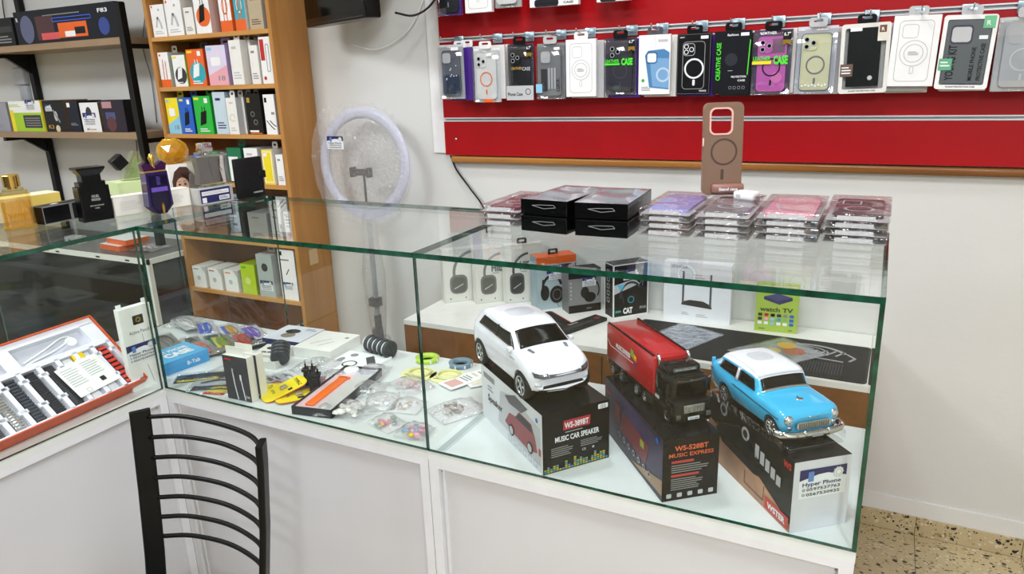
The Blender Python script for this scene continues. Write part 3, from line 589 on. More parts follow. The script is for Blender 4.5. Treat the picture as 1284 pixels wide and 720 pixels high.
def pack(x, z, y, W, H, label, style, col=LGREY, card=WHITE, tabm=WHITE, rz=0, roll=0, D=.014, cat='phone case pack', group=BG):
    o = thing('phone_case_pack', label, cat, (x, y, z), 0, group)
    o.rotation_euler = (0, roll, rz)
    F = frame((0, 0, 0), (1, 0, 0), (0, 0, 1)); b = MB()
    cw, ch = W * .72, H * .84; cx, cy = W / 2, H * .48
    if style == 'print':      # closed printed box
        b.rbox((0, 0, 0), (W, D, H), .0008, card, seg=1); b.build('box', o)
    elif style == 'window':   # box with a frame and a phone case behind a window
        n = rrect(W, H, .008); k = rrect(W * .84, H * .88, .005, 4, 0, 0); m = len(n)
        v = [(a + W / 2, 0, c + H / 2) for a, c in n + k] + [(a + W / 2, D, c + H / 2) for a, c in n]
        b.add(v, [(i, (i + 1) % m, m + (i + 1) % m, m + i) for i in range(m)] + [(i, 2 * m + i, 2 * m + (i + 1) % m, (i + 1) % m) for i in range(m)] + [list(range(2 * m, 3 * m))], card)
        b.build('frame', o)
        MB().box((W * .07, .0012, H * .05), (W * .93, .0016, H * .95), BLISTER).build('window_sheet', o)
    else:                      # clear bag or blister with a backing card
        b.box((.002, D - .001, 0), (W - .002, D, H), card); b.build('backing_card', o)
        MB().rbox((0, -.001, 0), (W, D - .0012, H * .96), .003, BLISTER if style == 'clear' else WRAP).build('blister', o)
    if tabm: hook_tab(o, W, H, tabm)
    return o, W, H, D, F, cx, cy, cw, ch
def put_case(t, col, cam='tri', ring=None, art=None, inset=.011, phone=None):
    o, W, H, D, F, cx, cy, cw, ch = t; b = MB(); G = F @ T(0, 0, -inset)
    b.prism(rrect(cw, ch, .012, 5, cx, cy), 0, .008, col, G, smooth=False)
    if phone: Art(b, G @ T(0, 0, .008)).rr(cx, cy, cw * .86, ch * .92, .009, phone)
    cam_cluster(b, G, cx - cw * .22, cy + ch * .33, col if cam != 'open' else col, cam, min(1, cw / .08))
    a = Art(b, G @ T(0, 0, .0085))
    if ring: a.ring(cx, cy - ch * .06, cw * .27, cw * .32, ring, 2); a.rr(cx, cy - ch * .34, cw * .07, ch * .11, .003, ring, 2)
    if art: art(a, W, H, cx, cy, cw, ch)
    b.build('phone_case', o)
def face_art(t, fn, z=0.0):
    o, W, H, D, F, cx, cy, cw, ch = t; b = MB(); fn(Art(b, F @ T(0, 0, z)), W, H); b.build('printing', o)
def tag67(a, W, H, m=GOLD): a.rect(W * .76, H * .8, W * .96, H * .97, MBLACK, 3); a.text('6.7"', W * .78, H * .9, H * .05, WHITE, 4, w=W * .16); a.poly([(W * .76, H * .84), (W * .96, H * .84), (W * .96, H * .76), (W * .86, H * .79), (W * .76, H * .76)], m, 4)
YP = 1.23
NB = mat('#25354e', .35); CLR = mat('#e8e8e6', .25); DK1 = mat('#1e1f24', .35); DK2 = mat('#2d2d38', .35); PURP = mat('#4b2a8c', .4); PKC = mat('#c65fb4', .4); CREAM = mat('#dcdcb4', .35); OLIVE = mat('#575d5f', .4)
t = pack(.160, 1.482, YP - .004, .105, .195, 'clear pack with a grey-blue floral phone case, leftmost on the red board', 'clear', card=mat('#cfd0d2', .4), tabm=None, rz=.05)
def flor(a, W, H, cx, cy, cw, ch):
    a.rr(cx, cy - ch * .25, cw * .94, ch * .42, .01, NB, 1)
    for i in range(9): a.disc(cx + random.uniform(-.3, .3) * cw, cy + random.uniform(-.15, .2) * ch, .0028, STICK, 3, n=5)
put_case(t, mat('#5b5f6b', .35), 'open', art=flor)
face_art(t, lambda a, W, H: a.rr(W * .7, H * .92, W * .3, H * .06, .002, STICK), .0015)
for i in range(2):
    t = pack(.185 + .02 * i, 1.475 + .004 * i, YP + .03 + .018 * i, .1, .19, ('purple pack just behind the floral case pack', 'white bagged pack farthest back on the first hook')[i], 'print' if i == 0 else 'wrap', card=PURP if i == 0 else WHITE, tabm=WHITE, rz=.03)
t = pack(.304, 1.468, YP, .113, .19, 'white pack with an orange ring phone case, second from left', 'clear', card=WHITE, tabm=WHITE)
put_case(t, CLR, 'tri', ring=mat('#ff7a3c', .4)); face_art(t, lambda a, W, H: (a.rect(W * .4, 0, W * .75, H * .06, ORANGE), a.lines(W * .04, H * .3, W * .1, H * .8, 12, PURP), a.rr(W * .65, H * .88, W * .2, H * .06, .002, STICK, 2)), .0015)
t = pack(.445, 1.474, YP, .108, .192, 'dark pack with white Phone Case band and yellow corner', 'clear', card=mat('#3a3a4a', .4), tabm=BLACK)
put_case(t, DK1, 'tri'); face_art(t, lambda a, W, H: (tag67(a, W, H), a.rect(0, 0, W, H * .26, LGREY, 2), a.text('Phone Case', W * .05, H * .08, H * .06, BLACK, 3, w=W * .55), a.ring(W * .8, H * .15, W * .08, W * .1, BLACK, 3), a.text('LEATHER', W * .2, H * .55, H * .045, mat('#b8963c', .4), 2, w=W * .4), a.text('CASE', W * .6, H * .53, H * .06, LGREY, 2, w=W * .3)), .0016)
t = pack(.562, 1.475, YP, .11, .188, 'grey patterned case pack with ribbed stripes, fourth from left', 'clear', card=mat('#8b8d90', .4), tabm=LGREY)
put_case(t, mat('#77797c', .4), 'open', art=lambda a, W, H, cx, cy, cw, ch: ([a.rect(cx - cw * .1 + k * cw * .14, cy - ch * .35, cx - cw * .02 + k * cw * .14, cy + ch * .1, LGREY, 2) for k in range(3)], a.rect(cx - cw * .45, cy - ch * .4, cx - cw * .15, cy + ch * .08, DGREY, 2), a.text('LUCK', cx + cw * .44, cy - ch * .4, .012, DGREY, 3, rot=90)))
face_art(t, lambda a, W, H: (a.rr(W * .12, H * .2, W * .22, H * .16, .002, SKY, 2), a.rr(W * .75, H * .9, W * .2, H * .05, .002, STICK, 2)), .0016)
def outl(a, W, H):
    GREY = mat('#a2a2a4', .5)
    a.frame(W / 2, H / 2, W * .74, H * .86, .012, .0012, GREY); a.frame(W * .38, H * .78, W * .34, H * .19, .008, .001, GREY, 2); a.ring(W / 2, H * .47, W * .29, W * .3, GREY, 2); a.ring(W / 2, H * .47, W * .2, W * .21, GREY, 2)
    a.frame(W / 2, H * .23, W * .08, H * .1, .003, .0008, GREY, 2); a.lines(W * .38, H * .44, W * .62, H * .5, 3, GREY, 2)
t = pack(.68, 1.482, YP - .006, .11, .188, 'white box with outlined phone case drawing beside the neon green one', 'print', card=WHITE, tabm=WHITE); face_art(t, outl)
t = pack(.816, 1.485, YP, .112, .183, 'dark pack with neon green CASE lettering, sixth from left', 'clear', card=mat('#3b3550', .4), tabm=BLACK)
put_case(t, DK2, 'tri', ring=mat('#463f4f', .4)); face_art(t, lambda a, W, H: (tag67(a, W, H), a.rect(W * .02, H * .53, W * .5, H * .56, NEON, 2), a.text('LEATHER', W * .04, H * .57, H * .06, NEON, 2, w=W * .44), a.text('CASE', W * .55, H * .53, H * .11, NEON, 2, w=W * .35, bold=.05)), .0016)
t = pack(.938, 1.485, YP - .004, .105, .186, 'white pack with a tilted light blue phone case', 'print', card=WHITE, tabm=mat('#4a4a4e', .4))
def bluecase(a, W, H):
    a.poly([(W * .35, H * .12), (W * .97, H * .08), (W * .97, H * .7), (W * .8, H * .76), (W * .3, H * .74), (W * .2, H * .66)], mat('#4d82b4', .35), 1); a.poly([(W * .45, H * .14), (W * .97, H * .1), (W * .97, H * .6), (W * .35, H * .62)], mat('#79a6cf', .35), 2)
    a.frame(W * .42, H * .62, W * .36, H * .2, .01, .003, mat('#2f5f92', .35), 3); a.rr(W * .42, H * .62, W * .28, H * .15, .007, WHITE, 3); a.ring(W * .78, H * .33, W * .16, W * .22, mat('#b7cfe6', .4), 3); a.disc(W * .15, H * .24, W * .05, GREEN, 2); a.lines(W * .1, H * .06, W * .4, H * .14, 3, GREY); a.rr(W * .76, H * .9, W * .3, H * .04, .001, LGREY, 2)
face_art(t, bluecase)
t = pack(1.063, 1.482, YP, .108, .187, 'black box with white camera phone outline and white ring', 'print', card=mat('#141416', .3), tabm=BLACK)
def blk(a, W, H):
    a.frame(W * .5, H * .48, W * .66, H * .78, .012, .002, GREY); a.ring(W * .52, H * .43, W * .24, W * .29, STICK, 2); a.rr(W * .52, H * .2, W * .07, H * .1, .003, STICK, 2); a.frame(W * .36, H * .74, W * .34, H * .2, .009, .0015, LGREY, 2)
    for dx, dy in ((.28, .79), (.28, .70), (.43, .74)): a.ring(W * dx, H * dy, W * .05, W * .068, STICK, 3)
    a.rr(W * .8, H * .93, W * .22, H * .05, .001, STICK, 2); a.text('MAKE', W * .7, H * .05, H * .025, STICK, 2, w=W * .2); a.text('NEMOV', W * .08, H * .93, H * .02, STICK, 2, w=W * .14); a.frame(W / 2, H / 2, W * .96, H * .97, .002, .0006, GREY, 1)
face_art(t, blk)
t = pack(1.18, 1.482, YP, .112, .188, 'black box reading CREATIVE CASE upwards in neon green', 'print', card=mat('#1b1c20', .3), tabm=BLACK)
def crea(a, W, H):
    a.text('CREATIVE CASE', W * .19, H * .22, H * .07, NEON, 2, w=H * .6, rot=90); a.text('fashion', W * .35, H * .92, H * .035, STICK, 2, w=W * .3); a.rr(W * .82, H * .94, W * .22, H * .05, .001, STICK, 2)
    a.disc(W * .48, H * .55, W * .17, mat('#2c2e34', .3), 1); a.rect(W * .4, H * .37, W * .53, H * .375, STICK, 2); a.text('PROTECTION', W * .5, H * .26, H * .03, STICK, 2, w=W * .4); a.text('CASE', W * .68, H * .2, H * .03, STICK, 2, w=W * .2); a.line([(W * .93, H * .3), (W * .97, H * .85)], W * .025, NEON, 2)
    for k in range(4): a.frame(W * (.48 + .12 * k), H * .1, W * .07, H * .045, .002, .0006, LGREY, 2)
face_art(t, crea)
t = pack(1.295, 1.476, YP, .116, .191, 'purple pack with a pink phone case and neon lettering', 'clear', card=mat('#4e3a5c', .4), tabm=BLACK)
put_case(t, PKC, 'tri', ring=DK1, art=lambda a, W, H, cx, cy, cw, ch: (a.rect(cx - cw * .44, cy + ch * .2, cx + cw * .44, cy + ch * .45, mat('#7d5a74', .4), 1), a.disc(cx + cw * .2, cy - ch * .25, cw * .2, mat('#e07ac0', .4), 1)))
face_art(t, lambda a, W, H: (tag67(a, W, H), a.rect(W * .02, H * .48, W * .5, H * .53, YEL, 2), a.text('LEATHER', W * .04, H * .54, H * .06, NEON, 3, w=W * .44), a.text('CASE', W * .55, H * .48, H * .12, NEON, 3, w=W * .36, bold=.05), a.text('LEATHER', W * .2, H * .93, H * .04, STICK, 2, w=W * .4)), .0016)
t = pack(1.42, 1.478, YP, .115, .192, 'clear bag with a cream phone case and silver ring', 'clear', card=mat('#d6d6e0', .4), tabm=LGREY)
put_case(t, CREAM, 'tri', ring=mat('#7e8288', .3)); face_art(t, lambda a, W, H: (a.frame(W / 2, H * .47, W * .74, H * .86, .012, .0022, mat('#55617a', .4)), [a.disc(W * (.22 + .08 * i), H * (.12 + .015 * (i % 2)), .003, STICK, 2, n=6) for i in range(8)]), .0016)
t = pack(1.546, 1.476, YP, .128, .193, 'white-framed pack with black leather phone case and brown tags', 'window', card=OFFW, tabm=BLACK, roll=-.02)
def leath(a, W, H):
    a.poly([(W * .15, H * .1), (W * .82, H * .1), (W * .82, H * .93), (W * .15, H * .93)], mat('#101414', .4), 1); a.rect(W * .74, H * .74, W * .94, H * .96, mat('#e6e0d4', .5), 2); a.rect(W * .77, H * .86, W * .91, H * .96, BROWNP, 3); a.text('R', W * .81, H * .88, H * .05, WHITE, 4)
    a.rect(W * .02, H * .25, W * .28, H * .43, mat('#6b5345', .5), 3); a.lines(W * .05, H * .28, W * .25, H * .4, 3, STICK, 4); a.disc(W * .64, H * .22, W * .05, LGREY, 3); a.rr(W * .3, H * .92, W * .24, H * .05, .001, STICK, 3); a.text('PLANET PROTECTION CASE', W * .22, H * .025, H * .02, DGREY, 2, w=W * .55)
face_art(t, leath)
t = pack(1.672, 1.495, YP, .116, .19, 'white box with outlined phone and ring, between the white-framed packs', 'print', card=WHITE, tabm=LGREY, roll=.02); face_art(t, outl)
t = pack(1.792, 1.485, YP, .126, .194, 'white-framed pack with a grey clear case reading YOUNG KIT', 'window', card=WHITE, tabm=LGREY, roll=.03)
def young(a, W, H):
    a.rect(W * .1, H * .08, W * .9, H * .93, OLIVE, 1); a.frame(W * .37, H * .74, W * .42, H * .25, .01, .003, mat('#3a3150', .4), 3); a.rr(W * .37, H * .74, W * .36, H * .2, .008, LGREY, 2)
    a.text('YOUNG KIT', W * .32, H * .12, H * .1, DK1, 3, w=H * .48, rot=90); a.text('MOBILE PHONE', W * .68, H * .12, H * .05, DK1, 3, w=H * .45, rot=90); a.text('PROTECTIVE CASE', W * .84, H * .12, H * .05, DK1, 3, w=H * .5, rot=90)
    a.rect(W * .74, H * .82, W * .96, H * .98, mat('#6fbf8f', .5), 4); a.text('R', W * .8, H * .86, H * .06, WHITE, 5); a.rect(W * .02, H * .26, W * .27, H * .42, mat('#5fae84', .5), 4); a.lines(W * .05, H * .3, W * .24, H * .39, 2, WHITE, 5); a.rr(W * .78, H * .7, W * .16, H * .05, .001, STICK, 4); a.text('PLANET PROTECTION CASE', W * .22, H * .025, H * .02, DGREY, 2, w=W * .55)
face_art(t, young)
t = pack(1.925, 1.475, YP, .13, .19, 'clear translucent case pack at the right picture edge', 'clear', card=mat('#c9cbcc', .4), tabm=LGREY)
put_case(t, mat('#b9bcc0', .35), 'open', ring=mat('#d4d6d8', .4))
# packs hanging one behind the other on the same hooks
bk = [(.32, CLR, 'second'), (.575, DGREY, 'fourth'), (.700, LGREY, 'fifth'), (.83, PURP, 'sixth'), (.95, OFFW, 'seventh'), (1.075, PURP, 'eighth'), (1.2, DGREY, 'ninth'), (1.312, OFFW, 'tenth'), (1.437, LGREY, 'eleventh'), (1.562, OFFW, 'twelfth'), (1.664, LGREY, 'thirteenth'), (1.805, OFFW, 'fourteenth'), (1.935, LGREY, 'fifteenth')]
for x, c, nm in bk:
    for i in range(2):
        pack(x + .006 * i, 1.478 + random.uniform(-.004, .004), YP + .022 + .022 * i, .108, .188, '%s pack hanging %s the front pack of the %s hook from the left' % ({CLR: 'white', OFFW: 'off-white', PURP: 'purple', DGREY: 'dark grey', LGREY: 'light grey'}[c], ('directly behind', 'farthest behind')[i], nm), 'print', card=c if i == 0 else OFFW, tabm=None, rz=random.uniform(-.03, .03), D=.012)
# upper row, cut by the picture's top
for i, (x, W, z, c, st, lb_) in enumerate([(.162, .106, 1.778, PURP, 'clear', 'purple-backed dark phone case pack, leftmost of the upper row'), (.287, .108, 1.78, WHITE, 'print', 'white box with outlined phone, second in the upper row'), (.4, .108, 1.79, OFFW, 'clear', 'clear pack with a pale ring case, third in the upper row'), (.545, .18, 1.782, WHITE, 'print', 'wide white box with dark lower drawing in the upper row'), (.79, .115, 1.782, WHITE, 'print', 'white box with a black foot in the upper row')]):
    t = pack(x, z, YP, W, .19, lb_, st, card=c, tabm=WHITE, D=.02)
    if i == 0: put_case(t, DK1, 'tri', ring=GREY)
    elif i == 1: face_art(t, outl)
    elif i == 2: put_case(t, CLR, 'tri', ring=LGREY)
    else: face_art(t, lambda a, W, H: (a.rr(W * .35, H * .0 + .012, W * .5, .024, .008, DK1, 1), a.text('CASE', W * .7, H * .03, H * .04, DGREY, 2, w=W * .2), a.frame(W * .5, H * .5, W * .9, H * .9, .004, .001, LGREY)))
# chrome hooks on the rail
for i, x in enumerate([.205, .37, .50, .625, .735, .885, .99, 1.12, 1.235, 1.355, 1.485, 1.615, 1.74, 1.86, 1.99]):
    h = thing('display_hook', 'chrome hook on the middle aluminium rail, %s from the left' % ['first', 'second', 'third', 'fourth', 'fifth', 'sixth', 'seventh', 'eighth', 'ninth', 'tenth', 'eleventh', 'twelfth', 'thirteenth', 'fourteenth', 'fifteenth'][i], 'hook', (x, 1.317, 1.698), 0, 'chrome hooks carrying the case packs')
    MB().rbox((-.02, -.004, -.022), (.02, 0, .012), .0015, mat('#a9c0cc', .25, .7)).build('plate', h)
    MB().tube(curve_pts([(0, -.004, -.008), (0, -.05, -.008), (0, -.12, -.007), (0, -.135, .006)]), .0024, CHROME, 8).build('prong', h)
for i, x in enumerate([.215, .34, .46, .63, .85]):
    h = thing('display_hook', 'chrome hook of the upper rail, %s from the left' % ['first', 'second', 'third', 'fourth', 'fifth'][i], 'hook', (x, 1.317, 1.996), 0, 'chrome hooks of the upper rail')
    MB().rbox((-.02, -.004, -.022), (.02, 0, .012), .0015, mat('#a9c0cc', .25, .7)).build('plate', h)
    MB().tube([(0, -.004, -.008), (0, -.12, -.007), (0, -.13, .004)], .0024, CHROME, 8).build('prong', h)
# ------------------------------------------------------------------ stacks of boxed cases on the counter glass
G0 = TOP + .0005
def flat_pack(x, y, z, W, D, H, rz, label, col, group, inner='case', cat='phone case pack'):
    o = thing('boxed_phone_case', label, cat, (x, y, z), rz, group)
    MB().rbox((0, 0, .0003), (W, D, H - .0005), .0012, WRAP, seg=1).build('clear_box', o)
    b = MB(); b.prism(rrect(W * .78, D * .84, .012, 4, W / 2, D * .53), .002, H - .006, col)
    Art(b, frame((0, 0, H - .006), (1, 0, 0), (0, 1, 0))).frame(W * .36, D * .74, W * .32, D * .22, .008, .003, mat('#e8e8ea', .3))
    Art(b, frame((0, 0, H - .006), (1, 0, 0), (0, 1, 0))).ring(W * .5, D * .42, W * .2, W * .25, mat('#d0d0d4', .3))
    b.build('phone_case', o)
    c = MB(); c.box((W * .2, .0035, .0025), (W * .78, .006, H - .004), mat('#dcdde0', .3, bump=.6, bscale=300)); c.box((W * .2, .004, .0015), (W * .8, .02, .003), WHITE); c.box((W * .02, .002, .001), (W * .2, D * .96, .002), mat('#a8a8aa', .4)); c.box((W * .8, .002, .001), (W * .98, D * .96, .002), mat('#a8a8aa', .4)); c.build('inner_tray', o)
    return o
def film(o, W, D, z, m, amp, seed):
    rd = random.Random(seed); f1, f2, p1, p2 = rd.uniform(70, 110), rd.uniform(40, 70), rd.uniform(0, 6), rd.uniform(0, 6); N = 28; v = []
    for j in range(N + 1):
        for i in range(N + 1):
            x, y = W * i / N, D * j / N; e = min(1, 5 * min(i, N - i) / N) * min(1, 5 * min(j, N - j) / N)
            v.append((x, y, z + amp * (1.2 + math.sin(f1 * y * .7 + 12 * x + p1) * .6 + math.sin(f2 * x + 20 * y + p2) * .6) * e))
    MB().add(v, [(j * (N + 1) + i, j * (N + 1) + i + 1, (j + 1) * (N + 1) + i + 1, (j + 1) * (N + 1) + i) for j in range(N) for i in range(N)], m, None, True).build('film', o)
ordn = ['bottom', 'second from bottom', 'third from bottom', 'top']
def stack(x0, x1, y0, dep, n, name, cols, hh=.0148, rz=0):
    for i in range(n):
        nm = ('bottom', 'middle', 'top')[i] if n == 3 else ordn[i]
        fp = flat_pack(x0 + random.uniform(-.001, .001), y0 + random.uniform(-.003, .003), G0 + hh * i, x1 - x0, dep, hh - .0004, rz + random.uniform(-.006, .006), '%s clear case box of the stack %s' % (nm, name), cols[i % len(cols)], 'clear case boxes stacked on the counter')
        if i == n - 1: film(fp, x1 - x0, dep, hh, FILM, .002, int(x0 * 1000))
stack(.850, .953, .287, .22, 3, 'left of the black boxes', [mat('#9a9a9c', .4), mat('#6a3a42', .4), mat('#6d1f33', .35)], .0158)
stack(1.235, 1.345, .30, .235, 4, 'with lavender tops', [mat('#c8b2b0', .4), mat('#cfaeb0', .4), mat('#8f9290', .4), mat('#a9a9e6', .35)])
stack(1.352, 1.463, .305, .235, 4, 'carrying the standing brown case', [mat('#a9acae', .4), mat('#8a8c90', .4), mat('#b0aaa6', .4), mat('#77787e', .35)])
stack(1.468, 1.590, .325, .235, 4, 'with pink tops', [mat('#9fa0a2', .4), mat('#c9a7ab', .4), mat('#6f7074', .4), mat('#f0aebd', .35)])
stack(1.595, 1.712, .345, .235, 4, 'at the right end', [mat('#77787a', .4), mat('#5f6063', .4), mat('#68686c', .4), mat('#4a4247', .35)])
for sx, sy, nm, r0 in ((.972, .262, 'left', -.12), (1.108, .25, 'right', .03)):
    for i in range(2):
        o = thing('black_case_box', ('%s box of the %s pair of glossy black case boxes' % (('lower', 'upper')[i], nm)), 'phone case pack', (sx - .004 * i, sy + .008 * i, G0 + .0355 * i), r0 + .03 * i, 'black case boxes on the counter')
        MB().rbox((0, 0, 0), (.118, .215, .035), .0012, mat('#070708', .16), seg=1).build('box', o)
        if i: 
            film(o, .118, .215, .0354, mat('#85868b', .16, .0, .3), .0028, int(sx * 1000))  # pale reflection on the black lid is painted in as the film's grey
        l = MB(); a = Art(l, frame((0, 0, 0), (1, 0, 0), (0, 0, 1)))
        a.line([(.03, .022), (.06, .016), (.09, .02), (.085, .025), (.05, .024), (.03, .022)], .0012, mat('#8f9094', .3), 1); l.build('wing_logo', o)
# standing brown case
o = thing('standing_phone_case', 'brown phone case with ring standing upright on the clear boxes', 'phone case', (1.327, .478, G0 + .0148 * 4 + .0015), R(25))
BRN = mat('#7a5d49', .42); BRD = mat('#4b2f22', .4)
CW, CH = .088, .205; FU = frame((0, 0, 0), (1, 0, 0), (0, .06, .998))
c = MB(); outer = rrect(CW, CH, .014, 6, CW / 2, CH / 2); c0 = rrect(.05, .062, .013, 6, CW * .47, CH * .80); n = len(outer)
c0 = rrect(.052, .060, .013, 6, CW * .44, CH * .80)
c.add([(x, y, .0) for x, y in outer] + [(x, y, 0) for x, y in c0], [(i, (i + 1) % n, n + (i + 1) % n, n + i) for i in range(n)], BRN, FU)
c.add([(x, y, .0) for x, y in outer] + [(x, y, -.013) for x, y in outer], [((i + 1) % n, i, n + i, n + (i + 1) % n) for i in range(n)], mat('#8f6f57', .4), FU, True)
c.add([(x, y, -.002) for x, y in outer] + [(x, y, -.002) for x, y in c0], [((i + 1) % n, i, n + i, n + (i + 1) % n) for i in range(n)], BRN, FU)
c.build('shell', o)
k = MB(); i0 = rrect(.045, .053, .011, 6, CW * .44, CH * .80); m_ = len(i0)
k.add([(x, y, .002) for x, y in c0] + [(x, y, .002) for x, y in i0] + [(x, y, -.003) for x, y in c0] + [(x, y, -.003) for x, y in i0], [(i, (i + 1) % m_, m_ + (i + 1) % m_, m_ + i) for i in range(m_)] + [(m_ + i, m_ + (i + 1) % m_, 3 * m_ + (i + 1) % m_, 3 * m_ + i) for i in range(m_)] + [((i + 1) % m_, i, 2 * m_ + i, 2 * m_ + (i + 1) % m_) for i in range(m_)], mat('#e3b3a6', .35), FU); k.build('camera_rim', o)
k = MB(); a = Art(k, FU); a.ring(CW * .53, CH * .47, .0255, .030, BRD, 1, n=40); a.rr(CW * .5, CH * .225, .007, .024, .003, BRD, 1); a.frame(CW * .5, CH * .48, CW * .94, CH * .93, .012, .0008, mat('#7b5a45', .4), 1); k.build('magnet_ring', o)
k = MB(); k.rbox((.02, -.012, .004), (.092, .003, .026), .0055, mat('#94675c', .4)); Art(k, frame((0, -.0122, 0), (1, 0, 0), (0, 0, 1))).text('Stand case', .035, .0115, .0065, STICK, 1, w=.042, bold=.03); k.build('stand_tab', o)
MB().rbox((-.0018, .002, .11), (.001, .009, .128), .0008, mat('#e8c9bb', .3)).build('side_button', o)
o = thing('wall_charger', 'small white charger block lying beside the standing brown case', 'charger', (1.40, .455, G0 + .0148 * 4), R(-20))
b = MB(); b.rbox((0, 0, 0), (.048, .032, .018), .004, WHITE); b.box((.008, -.0006, .005), (.018, .0, .012), LGREY); b.cyl(.003, 0, .012, CHROME, T(.048, .01, .009) @ RY(PI / 2), 8); b.cyl(.003, 0, .012, CHROME, T(.048, .022, .009) @ RY(PI / 2), 8); b.build('block', o)
# ------------------------------------------------------------------ boxes standing on the back worktop
WT = .7003
def hp_art(dark, t='HIE', full=False):
    def f(a, w, h):
        hc = mat('#4a4b4c' if dark else '#7f807e', .5); cup = mat('#5a5b5c' if dark else '#7a7b76', .5)
        a.ring(w * .66, h * .56, w * .40, w * .46, hc, 1, 95, 195, sy=1.0)
        a.rr(w * .32, h * .34, w * .38, h * .36, w * .13, cup, 2); a.rr(w * .32, h * .33, w * .30, h * .29, w * .10, mat('#63645f' if not dark else '#38393a', .4), 3); a.rr(w * 1.0 - w * .06, h * .33, w * .12, h * .3, w * .05, cup, 2)
        a.line([(w * .22, h * .26), (w * .42, h * .34)], w * .02, LGREY, 4)
        if t: a.text(t, w * .40, h * .58, h * .13, mat('#77787a', .5), 3, w=w * .25, bold=.05); a.lines(w * .42, h * .53, w * .64, h * .555, 1, GREY, 3)
        for k in (.12, .45, .8): a.rect(w * k, h * .06, w * k + .004, h * .06 + .006, DGREY, 2)
        a.frame(w / 2, h / 2, w * .97, h * .97, .003, .0008, LGREY)
    return f
def add_tab(o, W, D, H, m=BLACK, x=.5):
    b = MB(); P = rrect(.04, .03, .006, 4, 0, .006); Q = rrect(.022, .009, .003, 4, 0, .01); n = len(P)
    b.add([(p, 0, q) for p, q in P + Q] + [(p, .002, q) for p, q in P + Q], [(i, (i + 1) % n, n + (i + 1) % n, n + i) for i in range(n)] + [(2 * n + i, 3 * n + i, 3 * n + (i + 1) % n, 2 * n + (i + 1) % n) for i in range(n)] + [(i, 2 * n + i, 2 * n + (i + 1) % n, (i + 1) % n) for i in range(n)], m)
    b.build('hang_tab', o, loc=(W * x, D / 2, H + .0005))
HB = mat('#deddd6', .5)
o = carton('headphone_box', 'off-white headphone box with grey over-ear headphones, leftmost on the back table', 'headphone box', (.192, 1.123, WT), R(45), .19, .045, .215, HB, {'front': hp_art(False, None)}, group='headphone boxes on the back table')
o = carton('headphone_box', 'off-white headphone box reading HIE with grey cup, second from left', 'headphone box', (.314, 1.159, WT), R(45), .17, .038, .22, HB, {'front': hp_art(False)}, group='headphone boxes on the back table')
o = carton('headphone_box', 'off-white headphone box with dark cup and black hang hook beside the orange-topped one', 'headphone box', (.423, 1.201, WT), R(42), .155, .035, .235, HB, {'front': hp_art(True)}, group='headphone boxes on the back table'); add_tab(o, .155, .035, .235)
def jbl(a, w, h):
    a.rect(0, h * .86, w, h, ORANGE, 1); a.rect(w * .12, h * .83, w * .22, h * .93, mat('#f26a1b', .4), 2); a.text('JBL', w * .13, h * .855, h * .04, WHITE, 3, w=w * .08); a.rect(w * .25, h * .68, w * .75, h * .84, NAVY, 2); a.rect(w * .7, h * .2, w, h * .84, mat('#23283a', .5), 2)
    a.disc(w * .55, h * .77, w * .04, LGREY, 3); shop_label(a, w * .3, h * .56, w * .38, 4)
    a.ring(w * .38, h * .42, w * .2, w * .26, DK1, 2, 10, 200, sy=1.2); a.disc(w * .2, h * .32, w * .11, DK1, 3, sy=1.7); a.disc(w * .5, h * .27, w * .18, DK1, 3, sy=1.2); a.ring(w * .5, h * .27, w * .10, w * .11, GREY, 4, sy=1.2); a.line([(w * .14, h * .35), (w * .16, h * .58)], w * .05, DK1, 3); a.line([(w * .5, h * .1), (w * .55, h * .02)], w * .012, DGREY, 3)
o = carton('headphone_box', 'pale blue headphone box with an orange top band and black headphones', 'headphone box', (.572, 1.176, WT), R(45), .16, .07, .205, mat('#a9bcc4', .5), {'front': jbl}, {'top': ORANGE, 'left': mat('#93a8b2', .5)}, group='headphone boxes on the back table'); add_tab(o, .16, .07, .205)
def gry(a, w, h):
    a.rect(0, 0, w, h * .18, BLACK, 1); a.rect(0, h * .8, w, h, DK1, 1); shop_label(a, w * .42, h * .6, w * .42, 4)
    a.disc(w * .5, h * .46, w * .13, DK1, 2, sy=1.3); a.disc(w * .66, h * .34, w * .15, MBLACK, 3, sx=1.2); a.ring(w * .72, h * .5, w * .2, w * .24, DK1, 2, -40, 100, sy=1.3); a.text('TRUST', w * .55, h * .06, h * .05, GREY, 2, w=w * .22) if False else a.lines(w * .55, h * .06, w * .75, h * .1, 1, GREY, 2)
    a.lines(w * .05, h * .3, w * .1, h * .75, 5, LGREY, 2)
o = carton('headphone_box', 'grey and black headphone box between the blue one and the cat-ear one', 'headphone box', (.698, 1.183, WT), R(45), .13, .065, .165, mat('#838486', .5), {'front': gry}, {'top': MBLACK, 'left': mat('#6c6d70', .5)}, group='headphone boxes on the back table')
